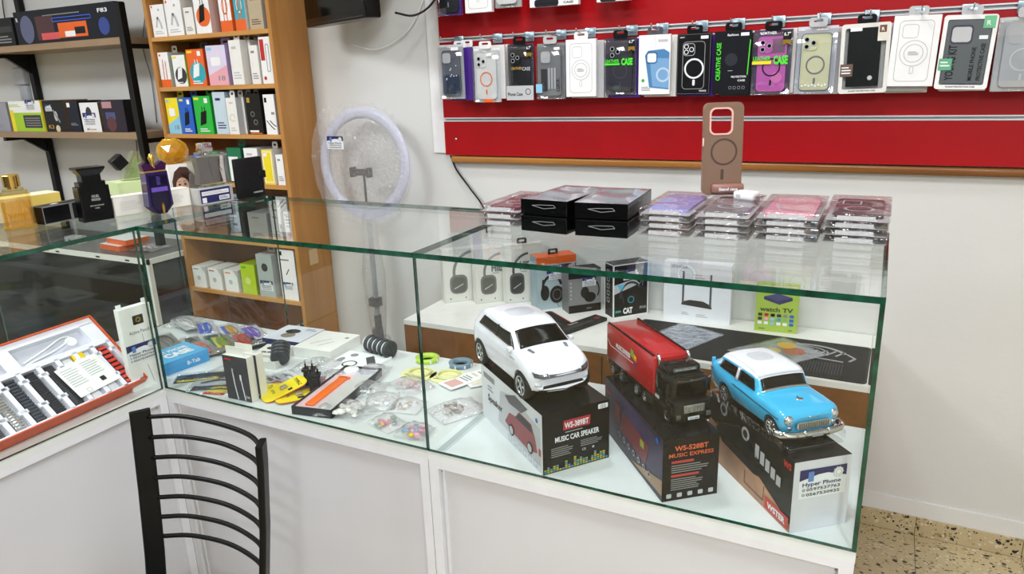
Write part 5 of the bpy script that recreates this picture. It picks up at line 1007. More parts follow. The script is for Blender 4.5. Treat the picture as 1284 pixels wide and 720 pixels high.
cw_.cut(holes, 'body', wg, lambda c, n: 1 if c.z > .0865 or (c.z > .068 and -.118 < c.x < -.08 and n.z > .3) else (2 if c.z < .018 or (abs(c.y) < .0425 and c.z < .05 and abs(n.z) < .3 and abs(n.x) < .3 and abs(c.x) < .1) else 0), [PB, PWR, UB])
cw_.patch_obj('roof', wg, [(-.107, -.045), (.0145, -.048), (.0145, .048), (-.107, .045)], lambda x, y: (x, y, .3), (0, 0, -1), PWR, 20, 10, .0003, .0015)
cw_.patch_obj('windscreen', wg, [(.0272, -.0475), (.0272, .0475), (.0165, .0455), (.0165, -.0455)], lambda x, y: (x, y, .3), (0, 0, -1), GL, 14, 6)
cw_.patch_obj('windscreen_frame', wg, [(.0315, -.0505), (.0315, .0505), (.0272, .049), (.0272, -.049)], lambda x, y: (x, y, .3), (0, 0, -1), CHROME, 14, 1, .0005, .001)
cw_.patch_obj('rear_window', wg, [(.034, .070), (-.034, .070), (-.03, .084), (.03, .084)], lambda y, z: (-.4, y, z), (1, 0, 0), GL, 10, 3)
for s_ in (1, -1):
    st = lambda x, z, s=s_: (x, .3 * s, z)
    cw_.patch_obj('front_side_window', wg, [(-.040, .0645), (.017, .0635), (.008, .084), (-.036, .086)], st, (0, -s_, 0), GL, 10, 4)
    cw_.patch_obj('rear_side_window', wg, [(-.105, .067), (-.046, .065), (-.043, .086), (-.094, .085)], st, (0, -s_, 0), GL, 10, 4)
    cw_.patch_obj('door_pillar', wg, [(-.0465, .062), (-.0395, .062), (-.0365, .088), (-.043, .088)], st, (0, -s_, 0), PWR, 2, 4, .0009, .001)
    cw_.patch_obj('side_trim', wg, [(-.05, .0505), (.098, .0435), (.098, .0450), (-.05, .0520)], st, (0, -s_, 0), mat('#1d3a4c', .3), 16, 1, .0003, .0006)
    b = MB(); b.lathe([(.0085, -.004), (.0088, .0), (.0075, .0015), (.0068, .001)], CHROME, 20, T(.1095, s_ * .0465, .0435) @ RY(PI / 2)); b.lathe([(.0068, .0005), (.004, .0035), (0, .0045)], mat('#c9cdd2', .08, .5), 20, T(.1095, s_ * .0465, .0435) @ RY(PI / 2)); b.build('headlight', wg)
    b = MB(); b.ball((.110, s_ * .045, .029), .0045, CHROME, sc=(.5, 1.2, 1)); b.build('indicator_light', wg)
    b = MB(); b.rbox((-.139, s_ * .052 - .004, .055), (-.134, s_ * .052 + .004, .074), .0018, PB); b.build('tail_fin', wg)
    b = MB(); b.rbox((-.1415, s_ * .052 - .003, .042), (-.1385, s_ * .052 + .003, .053), .001, RED); b.build('tail_light', wg)
    b = MB(); [b.box((x_, s_ * .0628 - .0003, .0565), (x_ + .004, s_ * .0628 + .0003, .0585), mat('#1d3a4c', .3)) for x_ in (-.125, -.13)]; b.build('side_vent', wg)
b = MB(); b.prism(rrect(.070, .014, .006, 5, 0, .0335), .1145, .117, CHROME, frame((0, 0, 0), (0, 1, 0), (0, 0, 1)))
for k in range(14): b.box((.1168, -.0305 + k * .0045, .0285), (.118, -.0283 + k * .0045, .0385), mat('#8d9092', .25, .9))
b.build('grille', wg)
b = MB(); b.tube(curve_pts([(.098, -.066, .020), (.114, -.060, .020), (.122, -.04, .0195), (.124, 0, .0195), (.122, .04, .0195), (.114, .060, .020), (.098, .066, .020)], 5), .0055, CHROME, 10, flat=1.2)
for s_ in (1, -1): b.ball((.126, s_ * .024, .021), .006, CHROME, sc=(.6, .7, 1.3)); b.ball((.115, s_ * .060, .021), .0055, CHROME, sc=(1, .8, 1.3))
b.box((.1285, -.011, .0165), (.1295, .011, .0225), mat('#b9bec2', .3, .5)); b.build('front_bumper', wg)
b = MB(); b.tube([(-.134, -.064, .022), (-.150, -.05, .022), (-.153, 0, .022), (-.150, .05, .022), (-.134, .064, .022)], .0045, CHROME, 8); b.build('rear_bumper', wg)
b = MB(); b.ball((0, 0, 0), .003, CHROME, sc=(1.5, 3, 1)); b.tube([(-.008, 0, .002), (.006, 0, .0)], .0012, CHROME, 6); b.build('bonnet_ornament', wg, loc=(.072, 0, .0625)); 
cw_.patch_obj('bonnet_badge', wg, [(-.010, .0465), (.010, .0465), (.010, .0490), (-.010, .0490)], lambda y, z: (.4, y, z), (-1, 0, 0), CHROME, 6, 1, .0002, .0012)
b = MB()
for i in range(13):
    for j in range(13):
        x, y = -.055 + (i - 6) * .0042, (j - 6) * .0042
        if math.hypot(x + .055, y) < .025:
            h, nn, _, _ = cw_.bvh.ray_cast(Vector((x, y, .3)), Vector((0, 0, -1))); b.cyl(.0010, 0, .0003, mat('#6d6d7c', .5), T(x, y, h.z + .0019), 6)
o = b.build('speaker_grille', wg); o['kind'] = 'stuff'
for x in (-WB2, WB2):
    for s_ in (1, -1): wheel(wg, x, s_ * .0535, WR2 - .001, WR2, .016, s_, TIRE, mat('#d0d2d6', .15, .9), 8)
pt = MB(); pt.rbox((-.14, -.056, -.005), (.13, .056, .0), .002, BLISTER); 
for s_ in (1, -1): pt.box((-.12, s_ * .0665 - .0005, -.004), (.12, s_ * .0665 + .0005, .012), WRAP)
tag(pt.build('clear_tray', loc=(1.548, .180, DK + BH + .0072), rz=R(-47.5)), 'clear plastic tray holding the blue toy wagon on its box', 'plastic tray')
# ------------------------------------------------------------------ goods on the counter deck
D0 = DK + .0006
def blob(mb, cx, cy, cz, r, n, cols, seed, sp=1.6):
    rd = random.Random(seed)
    for i in range(n):
        a = rd.uniform(0, 2 * PI); q = rd.uniform(0, r) ; s = rd.uniform(.2, .36) * r * sp / 1.6
        mb.ball((cx + q * math.cos(a), cy + q * math.sin(a), cz + s * .6 + rd.uniform(0, r * .25)), s, cols[i % len(cols)], sc=(rd.uniform(.8, 1.5), rd.uniform(.5, 1.3), rd.uniform(.35, .7)), sub=1)
def bag(name, label, x, y, w, h, rz, cols, n, seed, z=D0, card=None, cat='bagged trinket', part='trinkets', r=None, group='bags of trinkets on the counter deck'):
    o = thing(name, label, cat, (x, y, z), rz, group)
    if card: MB().box((-w * .45, -h * .45, .0005), (w * .45, h * .45, .0015), card).build('card', o)
    b = MB(); blob(b, 0, -h * .1, .002, r or min(w, h) * .32, n, cols, seed); b.build(part, o)
    rd = random.Random(seed); N = 12; v = []; 
    for j in range(N + 1):
        for i in range(N + 1):
            u, q = i / N * 2 - 1, j / N * 2 - 1; hgt = .022 * max(0, 1 - u * u) * max(0, 1 - q * q) + .003; v.append((u * w / 2 * (1 + rd.uniform(-.04, .04)), q * h / 2 * (1 + rd.uniform(-.04, .04)), hgt + rd.uniform(0, .004)))
    MB().add(v, [(j * (N + 1) + i, j * (N + 1) + i + 1, (j + 1) * (N + 1) + i + 1, (j + 1) * (N + 1) + i) for j in range(N) for i in range(N)], BAGM, None, True).build('plastic_bag', o)
    return o
P1, P2, BLS, MAUVE, IV, BRK, YLS = mat('#eaa9b8', .4), mat('#e56f95', .4), mat('#8fa3c9', .4), mat('#8a7f9f', .4), mat('#f3efe6', .4), mat('#a58478', .4), mat('#f0c83a', .4)
bag('hair_clip_bag', 'bag of pink and mauve balls behind the crumpled clear bag', .475, .295, .09, .11, .3, [P1, MAUVE, P1, IV, BLS], 16, 1)
bag('hair_clip_bag', 'bag of white flower clips with a brown twig in front', .575, .085, .12, .085, -.2, [IV, WHITE, IV, IV, BRK], 26, 2, r=.036)
bag('hair_clip_bag', 'small bag of brown beads beside the black tray', .522, .052, .05, .05, .3, [BRK, mat('#c4ada0', .4)], 12, 3, r=.014)
bag('hair_clip_bag', 'white card bag with cream pearls beside the flower clips', .615, .155, .085, .1, .5, [IV, WHITE], 14, 4, card=WHITE, r=.025)
bag('hair_clip_bag', 'white card bag with beige charms near the counter joint', .69, .16, .085, .075, .2, [mat('#d7b9a4', .4), mat('#c9a08c', .4), IV], 12, 5, card=WHITE, r=.02)
bag('hair_clip_bag', 'white card bag with yellow and pink clips, by the front glass', .70, .065, .085, .065, -.3, [YLS, P2, BLS, mat('#8fb38f', .4)], 14, 6, card=WHITE, r=.024)
bag('hair_clip_bag', 'round bag of pink, yellow and blue clips by the front glass joint', .785, .055, .08, .07, .1, [P2, YLS, BLS, P1, mat('#7fb3e0', .4)], 22, 7, r=.03)
bag('hair_clip_bag', 'bag of blush pink pieces behind the beige charms', .625, .27, .11, .09, -.4, [mat('#e6c3c6', .4), mat('#dbb0b4', .4)], 14, 8, r=.03)
bag('hair_clip_bag', 'white card bag of brown grey clips right of the counter joint', .815, .19, .1, .13, -.5, [mat('#6a5a55', .4), mat('#9f8a80', .4), mat('#c9c0b8', .4)], 24, 9, card=WHITE, r=.034)
bag('crumpled_bag', 'empty crumpled clear bag beside the black tray', .535, .2, .1, .09, .4, [mat('#e6e6ea', .4), mat('#55575c', .4)], 5, 10, r=.02)
bag('crumpled_bag', 'crumpled clear bag on top of the white boxes behind the plugs', .30, .275, .13, .1, .2, [LGREY, WHITE], 8, 11, r=.03, z=D0 + .001)
for k, (x, y, c, nm) in enumerate([(.60, .345, mat('#e6e4a0', .5), 'front pale yellow'), (.685, .36, mat('#e9e7aa', .5), 'right pale yellow')]):
    b = MB(); b.prism(rrect(.10, .085, .04, 8), 0, .003, c); a = Art(b, T(0, 0, .003)); a.line([(-.035, -.02), (.03, -.025)], .003, DGREY, 1); a.line([(-.03, .01), (.03, .005)], .002, BEIGE, 1); b.torus(.03, .004, mat('#d8d69a', .4), T(0, .005, .006), 30, 6)
    tag(b.build('cable_card', loc=(x, y, D0 + .0005), rz=.3 * k - .1), nm + ' oval card with a thin cable, lying near the counter joint', 'cable card', 'pale yellow cards on the deck')
for x, y, c, nm in ((.565, .44, mat('#b8d84a', .4), 'green'), (.675, .445, mat('#6f8a9a', .4), 'blue-grey')):
    b = MB(); b.lathe([(.022, 0), (.034, 0), (.034, .012), (.022, .012), (.022, 0)], c, 32); b.cyl(.0345, -.001, 0, CLR, None, 32)
    for k in range(8): b.cbox((.0335 * math.cos(k * .8), .0335 * math.sin(k * .8), .006), (.004, .004, .009), STICK)
    tag(b.build('tape_roll', loc=(x, y, D0 + .001)), nm + ' tape roll lying at the rear of the deck', 'tape roll', 'tape rolls on the deck')
for k, (x, y, r_, c) in enumerate([(.755, .40, .5, mat('#d8c9a8', .5)), (.79, .375, .7, mat('#e7dfc8', .5)), (.735, .34, .4, mat('#d9a9a4', .5))]):
    b = MB(); b.box((-.03, -.05, 0), (.03, .05, .002), WHITE); a = Art(b, T(0, 0, .002)); a.rect(-.02, -.04, .02, .0, c, 1); a.lines(-.02, .01, .02, .04, 3, GREY, 1)
    tag(b.build('trinket_card', loc=(x, y, D0 + .0004 + .0021 * k), rz=-r_), 'white trinket card with a %s patch beside the white toy car box' % ('sand', 'cream', 'rose')[k], 'trinket card', 'trinket cards on the deck')
# tray box with orange strap
o = thing('strap_box', 'dark open box with an orange watch strap lying diagonally by the front glass', 'box', (.445, .016, D0), R(10))
b = MB(); W_, D_, H_ = .112, .268, .022
b.box((0, 0, 0), (W_, D_, .002), DK1)
for lo, hi in (((0, 0, 0), (W_, .003, H_)), ((0, D_ - .003, 0), (W_, D_, H_)), ((0, 0, 0), (.003, D_, H_)), ((W_ - .003, 0, 0), (W_, D_, H_))): b.box(lo, hi, mat('#2d2e32', .45))
b.build('tray', o)
b = MB(); b.box((.004, .004, .002), (.06, D_ - .05, .018), mat('#e3bfc2', .4)); b.box((.06, .004, .002), (W_ - .004, D_ - .05, .018), mat('#c9c8c4', .4)); b.box((.004, D_ - .05, .002), (W_ - .004, D_ - .004, .016), mat('#c9ccd6', .4)); Art(b, T(0, 0, .018)).rect(.022, .02, .052, D_ - .07, WHITE, 1); b.build('insert', o)
b = MB(); b.rbox((.026, .018, .0185), (.052, D_ - .075, .023), .002, mat('#f2701d', .45)); b.rbox((.022, D_ - .082, .0185), (.056, D_ - .072, .023), .002, mat('#f2701d', .45)); b.build('orange_strap', o)
b = MB(); b.cyl(.021, .016, .024, WHITE, T(.035, D_ - .03, 0), 28); b.lathe([(.021, .024), (.019, .027), (0, .0275)], WHITE, 28, T(.035, D_ - .03, 0)); b.build('white_puck', o)
# standing cable boxes
for k in range(2):
    def ca(a, w, h): a.line([(w * .45, h * .02), (w * .38, h * .35), (w * .35, h * .7)], .0035, STICK, 2); a.line([(w * .75, h * .02), (w * .7, h * .3), (w * .66, h * .55)], .0035, STICK, 2); a.rect(w * .33, h * .6, w * .38, h * .72, LGREY, 3); a.rect(w * .63, h * .47, w * .70, h * .6, STICK, 3); a.rect(w * .1, h * .9, w * .35, h * .94, RED, 2); a.text('1m', w * .8, h * .08, h * .06, STICK, 2); a.ring(w * .5, h * .45, w * .35, w * .37, mat('#4c4d52', .4), 1, 0, 200, sy=1.6)
    o = carton('cable_box', ('front', 'rear')[k] + ' of two upright black-and-white charging cable boxes by the front glass', 'cable box', (.218 + .006 * k, .022 + .026 * k, D0), R(2), .083, .024, .122, mat('#e9e7df', .45), {'front': (lambda a, w, h: (a.rect(0, 0, w, h, mat('#2e2f33', .4), 1), ca(a, w, h)))}, group='upright cable boxes')
    b = MB(); b.box((.004, .011, 0), (.062, .0125, .022), mat('#f0eee6', .45)); b.build('hang_tab', o, loc=(0, 0, .122))
# discs
def disc_stack(x, y, z, M, n, label, spacer, grp):
    for k in range(n):
        b = MB(); b.lathe([(0, 0), (.024, 0), (.027, .003), (.027, .010), (.024, .013), (.021, .0125), (0, .0125)], mat('#2e3236', .4), 32)
        Art(b, T(0, 0, .0128)).line([(-.012, -.004), (.010, .004)], .003, mat('#1d1f22', .4), 1); Art(b, T(0, 0, .0128)).ring(0, 0, .014, .0155, mat('#25282b', .4), 1)
        if spacer: b.cyl(.0215, -.0075, 0, mat('#e6e8ea', .4), None, 32)
        o = b.build('cable_reel', mx=None); o.matrix_world = Matrix.Translation((x, y, z)) @ M @ T(0, 0, k * (.0215 if spacer else .0145))
        tag(o, label % ('first', 'second', 'third', 'fourth', 'fifth')[k], 'cable reel', grp)
disc_stack(.165, .275, D0 + .048, RZ(R(-52)) @ RY(R(112)), 4, '%s dark reel of the leaning set behind the upright cable boxes, from left', False, 'dark reels leaning together')
disc_stack(.362, .437, D0 + .0275, RZ(R(-14)) @ RY(R(90)), 5, '%s white-banded dark reel from the left at the rear of the deck', True, 'white-banded dark reels in a row')
# plugs
for k, (x, y) in enumerate(((.372, .165), (.412, .14))):
    o = thing('power_plug', ('left', 'right')[k] + ' black two-pin adapter standing with its pins up', 'plug', (x, y, D0), R(20 + 15 * k), 'black adapters')
    b = MB(); b.rbox((-.014, -.012, 0), (.014, .012, .045), .004, mat('#17181a', .3)); b.rbox((-.017, -.014, .045), (.017, .014, .055), .003, mat('#17181a', .3)); b.build('body', o)
    for s_ in (1, -1): b = MB(); b.cyl(.0024, 0, .012, BLACK, None, 10); b.cyl(.002, .012, .022, CHROME, None, 10); b.build('pin', o, loc=(s_ * .0095, 0, .055))
# type-c cards
def tc(x, y, z, rz, lb_, k):
    o = thing('adapter_card', lb_, 'adapter card', (x, y, z), 0, 'yellow adapter cards'); o.rotation_euler = (R(14) if k == 0 else 0, R(4) if k == 0 else 0, rz)
    b = MB(); b.prism(rrect(.062, .12, .02, 6), 0, .0025, YEL, side=ORANGE); a = Art(b, T(0, 0, .0025)); a.text('TYPE-C', -.022, .035, .009, BLACK, 1, w=.044, bold=.03); a.text('OTG', -.020, -.03, .007, BLACK, 1); a.rect(.008, -.005, .02, .012, BLACK, 1) if k else a.rr(.017, .012, .01, .012, .002, DGREY, 1); b.build('card', o)
    b = MB(); b.rbox((-.009, -.008, .003), (.005, .010, .009), .0015, mat('#b9a98f', .3, .4)); b.build('adapter', o)
tc(.345, .095, D0 + .016, R(-28), 'yellow card reading TYPE-C lying on top, near the upright cable boxes', 0)
tc(.392, .098, D0 + .004, R(-40), 'yellow adapter card partly hidden under the TYPE-C one, right side', 1)
tc(.305, .12, D0 + .001, R(-60), 'yellow adapter card partly hidden under the TYPE-C one, left side', 2)
b = MB(); b.prism(rrect(.058, .15, .027, 8), 0, .004, mat('#e05a72', .4)); b.prism(rrect(.052, .144, .025, 8), .004, .005, mat('#3c3f44', .4)); a = Art(b, T(0, 0, .005)); a.ring(0, .05, .008, .013, mat('#e05a72', .4), 1); a.disc(.004, .012, .02, mat('#3f9ad0', .4), 2, sx=1.2)
tag(b.build('earphone_case', loc=(.355, .16, D0 + .001), rz=R(-30)), 'dark oval pack with red edge and blue spot under the yellow cards', 'earphone pack')
bag('cable_bag', 'clear bag of white cable beside the black adapters', .395, .225, .075, .1, -.5, [WHITE, LGREY, mat('#d5d7da', .4)], 10, 21, part='cable', cat='cable pack')
def lay(name, label, cat, x, y, rz, W, D, H, m, art, z=D0, mats=None, grp='boxes lying on the deck'):
    return carton(name, label, cat, (x, y, z), rz, W, D, H, m, {'top': art}, mats, grp)
lay('gadget_box', 'white box printed with a black ring and a black clip gadget', 'box', .318, .268, R(3), .15, .135, .008, WHITE, lambda a, w, h: (a.ring(w * .42, h * .35, w * .12, w * .15, DK1, 1), a.poly([(w * .55, h * .75), (w * .65, h * .9), (w * .9, h * .55), (w * .78, h * .42)], mat('#4a4c50', .4), 1), a.disc(w * .25, h * .8, w * .08, GREY, 1), a.disc(w * .12, h * .5, w * .07, mat('#8a8c90', .4), 1, sy=1.6), [a.rect(w * (.5 + .07 * k), h * .12, w * (.535 + .07 * k), h * .17, DGREY, 1) for k in range(5)]))
lay('earphone_box', 'long plain white box with two thin printed lines at the rear of the deck', 'box', .168, .318, R(4), .135, .15, .030, mat('#ecebe6', .45), lambda a, w, h: (a.line([(w * .25, h * .25), (w * .55, h * .62)], .0015, DGREY, 1), a.line([(w * .5, h * .2), (w * .7, h * .5)], .0015, DGREY, 1), a.disc(w * .85, h * .75, w * .05, GREY, 1)))
lay('smartwatch_box', 'white and navy smart watch box with a black watch picture', 'box', .015, .345, R(4), .145, .125, .028, mat('#2a2f66', .45), lambda a, w, h: (a.rect(0, 0, w, h, mat('#dfe3ee', .4), 1), a.disc(w * .4, h * .62, w * .13, DK1, 2, sx=1.4), a.disc(w * .45, h * .35, w * .14, mat('#8a7f72', .4), 2, sx=1.2), a.lines(w * .62, h * .75, w * .92, h * .9, 2, GREY, 2)))
lay('earphone_box', 'small white box with dark logo letters beside the leaning reels', 'box', .085, .235, R(14), .09, .085, .024, mat('#e9e7df', .45), lambda a, w, h: (a.text('EUMCI', w * .2, h * .2, h * .13, DK1, 1, w=w * .65, bold=.05), a.disc(w * .4, h * .65, w * .15, DK2, 1, sx=1.4)))
lay('earphone_box', 'low white box under the small lettered box', 'box', .075, .2, R(8), .12, .03, .02, mat('#dcdbd4', .45), lambda a, w, h: a.rect(w * .1, h * .2, w * .4, h * .8, LGREY, 1))
b = MB(); b.rbox((0, 0, 0), (.19, .028, .012), .003, mat('#232427', .4)); b.box((.0, .005, .012), (.19, .012, .0135), LGREY)
o = b.build('selfie_stick'); o.matrix_world = T(-.015, .255, D0 + .001) @ RZ(R(62)); tag(o, 'long dark stick lying beside the white smart watch box', 'selfie stick')
lay('strap_card', 'flat white card at the left of the watch box', 'card', -.045, .25, R(60), .2, .05, .002, mat('#d8dad8', .4), lambda a, w, h: a.rect(w * .1, h * .6, w * .9, h * .8, LGREY, 1))
# flat bags near the corner
def flatbag(label, x, y, rz, W, D, cols, seed, z=D0, cat='cable pack', name='cable_pack', grp='flat cable packs'):
    o = thing(name, label, cat, (x, y, z), rz, grp); rd = random.Random(seed); b = MB()
    b.box((-W / 2, -D / 2, 0), (W / 2, D / 2, .0012), cols[0]); a = Art(b, T(0, 0, .0012)); b2 = MB()
    for k, c in enumerate(cols[1:]): a.rect(-W * .45, -D / 2 + D * (k + .1) / len(cols), W * rd.uniform(.2, .45), -D / 2 + D * (k + .8) / len(cols), c, 1)
    b.build('card', o)
    b2.tube(curve_pts([(-W * .4, -D * .2, .004), (0, -D * .3, .005), (W * .4, 0, .004), (0, D * .25, .005), (-W * .35, D * .1, .004)]), .002, cols[-1], 6); b2.build('cable', o)
    MB().rbox((-W / 2, -D / 2, .0), (W / 2, D / 2, .0085), .003, WRAP, seg=1).build('clear_bag', o)
    return o
flatbag('black cable pack with bold yellow lettering near the glass corner', .045, .098, R(38), .16, .055, [mat('#2c2e2c', .4), YEL, DK1], 1)
flatbag('grey bag with a thick black cable beside the upright cable boxes', .125, .075, R(30), .15, .085, [mat('#c4c9cc', .4), DK1], 2)
flatbag('red and white printed pack under the upright cable boxes', .165, .045, R(15), .09, .06, [WHITE, RED, YEL], 3)
flatbag('red and green printed pack behind the upright cable boxes', .215, .14, R(10), .11, .09, [mat('#d9dcd8', .4), RED, mat('#6a8f7a', .4), LGREY], 4)
flatbag('pack with red labels beside the dark oval pack', .27, .175, R(-20), .09, .08, [STICK, mat('#a83a44', .4), LGREY], 5)
colr = [[mat('#8a8c88', .4), LGREY, DGREY], [mat('#7d8078', .4), GREY, DGREY], [mat('#6f736c', .4), mat('#b5b84a', .4), GREY], [mat('#80847c', .4), LGREY, DGREY], [mat('#9a9c98', .4), mat('#e0603c', .4), mat('#e0603c', .4)], [mat('#888a84', .4), mat('#d6d23a', .4), mat('#8fae2a', .4)], [mat('#7a7c78', .4), mat('#2fae3a', .4), GREEN], [mat('#8a8884', .4), mat('#cf4a40', .4), mat('#cf4a40', .4)], [mat('#c8ccd6', .4), mat('#3f52c9', .4), BLUE], [mat('#cfd2da', .4), mat('#4a66d9', .4), mat('#d6a53a', .4)], [mat('#c9ccd0', .4), mat('#6a5ad0', .4), mat('#7a5ad0', .4)], [mat('#b9bcb8', .4), LGREY, WHITE]]
wh = ['grey', 'dark grey', 'olive-striped', 'plain silver', 'orange-striped', 'yellow-striped', 'green-striped', 'red-striped', 'blue-striped', 'blue and gold', 'violet-striped', 'pale silver']
spots = [(-.33, .16, 20), (-.29, .24, 25), (-.24, .19, 22), (-.21, .27, 28), (-.125, .24, 24), (-.085, .285, 30), (-.14, .32, 22), (-.06, .345, 30), (-.25, .36, 35), (-.19, .41, 30), (-.09, .41, 28), (-.36, .37, 20)]
for k, (x, y, a_) in enumerate(spots): flatbag('%s flat cable pack among the packs in the glass corner' % wh[k], x, y, R(-a_), .15, .055, colr[k], 40 + k, z=D0 + .0088 * (k % 3))
bag('crumpled_bag', 'pale crumpled bag in the far left corner of the glass case', -.41, .40, .1, .11, .2, [mat('#cfc9a8', .4), LGREY], 8, 31, r=.03)
# blue phone case box and pencil box
def sc(a, w, h): a.rect(0, 0, w, h, mat('#57b4e6', .4), 1); a.text('SMART PHONE', w * .3, h * .62, h * .16, WHITE, 3, w=w * .6, bold=.04); a.text('CASE', w * .45, h * .25, h * .28, WHITE, 3, w=w * .42, bold=.06); a.poly([(0, 0), (w * .25, 0), (w * .28, h), (0, h)], mat('#b07fc0', .4, noise=.5, scale=25), 2); a.line([(w * .02, h * .2), (w * .2, h * .8)], .006, ORANGE, 3)
o = carton('phone_case_box', 'light blue smart phone case box lying behind the glass corner', 'box', (-.075, -.005, D0), R(82), .2, .12, .036, mat('#3f9cd6', .4), {'top': sc, 'front': lambda a, w, h: a.text('B-Tab', w * .65, h * .3, h * .3, WHITE, 1, w=w * .2)})
def pen(a, w, h):
    a.rr(w * .55, h * .84, w * .34, h * .11, .003, DK1, 1); a.ring(w * .55, h * .84, w * .05, w * .08, GOLD, 2); a.text('Active Pencil', w * .2, h * .68, h * .04, GREY, 1, w=w * .65); shop_label(a, w * .02, h * .34, w * .96, 2)
    a.line([(w * .62, h * .52), (w * .6, h * .66)], .0012, GREY, 1); a.line([(w * .6, h * .28), (w * .72, h * .05)], .0015, GREY, 1)
o = carton('pencil_box', 'tall white stylus box with the shop sticker standing in the glass corner', 'box', (-.050, -.058, D0), R(84), .086, .022, .232, mat('#edeeea', .45), {'front': pen})
b = MB(); b.box((.0, .009, 0), (.014, .011, .012), WHITE); b.box((.07, .009, 0), (.086, .011, .014), WHITE); b.build('top_flap', o, loc=(0, 0, .232))
# ------------------------------------------------------------------ watch gift box
OB = mat('#d9541e', .4); INS = mat('#e9e8f2', .35)
wx = thing('watch_box', 'open orange gift box with a smart watch and straps in a white tray', 'watch box', (-.062, -.022, DK + .0012), R(92.5))
MT = RX(R(40)); BW_, BD_, BHH = .46, .245, .044
b = MB(); X0 = -BW_
b.box((X0, 0, 0), (0, BD_, .002), OB, MT)
for lo, hi in (((X0, 0, 0), (0, .003, BHH)), ((X0, BD_ - .003, 0), (0, BD_, BHH)), ((-.003, 0, 0), (0, BD_, BHH)), ((X0, 0, 0), (X0 + .003, BD_, BHH))): b.box(lo, hi, OB, MT)
b.build('orange_box', wx)
MT0 = MT; MT = MT @ T(0, 0, .0105)
b = MB(); b.box((X0 + .003, .003, .002), (-.003, BD_ - .003, .012), mat('#c9c8d4', .4), MT)
nS = 9; pit = (BW_ - .02) / nS
for k in range(nS + 1):
    x = -.010 - k * pit; b.box((x - .006, .006, .012), (x + .006, .155, .027), INS, MT)
    for v_ in (.045, .12): b.rbox((x - .012, v_, .012), (x + .012, v_ + .012, .027), .002, INS, MT)
b.box((X0 + .004, .003, .012), (-.004, .010, .027), INS, MT); b.box((X0 + .004, .150, .012), (-.004, .166, .027), INS, MT); b.box((X0 + .004, BD_ - .022, .012), (-.004, BD_ - .003, .027), INS, MT)
b.box((-.045, .166, .012), (-.004, BD_ - .02, .027), INS, MT); b.box((-.27, .166, .012), (-.235, BD_ - .02, .027), INS, MT); b.box((X0 + .003, .166, .012), (-.33, BD_ - .02, .022), INS, MT)
b.build('tray_insert', wx)
def strap(k, m, nm, rib=0, ribm=None, u0=.014, v0=.014, v1=.148, wd=.024):
    x = -.010 - (k + .5) * pit; b = MB(); b.rbox((x - wd / 2, v0, .013), (x + wd / 2, v1, .020), .002, m, MT)
    for r_ in range(rib): y = v0 + (v1 - v0) * (r_ + .5) / rib; b.box((x - wd / 2, y - (v1 - v0) / rib * .3, .020), (x + wd / 2, y + (v1 - v0) / rib * .3, .0213), ribm or m, MT)
    b.build(nm, wx)
strap(0, mat('#1a1a1c', .5), 'red_black_strap', 9, mat('#d63a2c', .45)); strap(1, mat('#e9e9ee', .4), 'white_strap'); strap(2, mat('#e6e6ec', .4), 'pale_strap')
strap(3, mat('#2a2b30', .4), 'charcoal_strap', 0); strap(4, mat('#16171b', .4), 'ribbed_strap', 18, mat('#25262c', .4)); strap(5, mat('#1c2028', .4), 'smooth_black_strap', 14, mat('#2a2f3a', .4)); strap(6, mat('#c3c4c8', .2, .9), 'steel_link_strap', 16, mat('#dcdde0', .15, .9)); strap(7, mat('#202124', .6), 'textured_strap', 24, mat('#4a4b50', .5)); strap(8, BLACK, 'black_strap')
b = MB(); b.rbox((-.118, .105, .0135), (-.088, .152, .026), .002, mat('#f0c818', .35), MT); b.build('yellow_strap_end', wx)
b = MB(); LM = MT @ T(-.165, .035, .0285) @ RZ(R(4)); b.box((-.012, -.010, 0), (.105, .088, .0012), mat('#f4f3ee', .5), LM); a = Art(b, LM @ T(0, 0, .0012)); a.lines(-.005, .02, .04, .08, 8, LGREY, 1); a.lines(.05, .03, .095, .08, 7, LGREY, 1); a.rr(.07, .012, .014, .014, .002, DK1, 2); a.frame(.02, -.001, .012, .012, .002, .001, GREY, 2); a.line([(.0465, -.01), (.0465, .088)], .0006, LGREY, 1); b.build('leaflet', wx)
b = MB(); b.tube([MT @ Vector(p) for p in curve_pts([(-.22, .18, .016), (-.16, .195, .018), (-.10, .215, .016), (-.08, .205, .016), (-.13, .185, .02), (-.2, .175, .018), (-.22, .172, .016)])], .0025, WHITE, 8); b.cyl(.014, .012, .018, WHITE, MT @ T(-.085, .195, 0), 24); b.build('charging_cable', wx)
b = MB(); b.rbox((-.335, .170, .014), (-.285, .222, .029), .008, mat('#b9b4ae', .2, .8), MT); b.rbox((-.330, .175, .0285), (-.290, .217, .0305), .004, mat('#201416', .1), MT); a = Art(b, MT @ T(0, 0, .0305)); a.line([(-.325, .19), (-.3, .205)], .004, mat('#d8502c', .4), 1); a.line([(-.32, .182), (-.295, .19)], .003, mat('#d8502c', .4), 1); b.build('smart_watch', wx)
b = MB(); b.prism([(BD_ * .3, 0.001), (BD_ * .78, .001), (BD_ * .78, BD_ * .6)], -.36, -.06, mat('#b9b6ac', .5), frame((0, 0, 0), (0, 1, 0), (0, 0, 1))); b.build('display_wedge', wx)
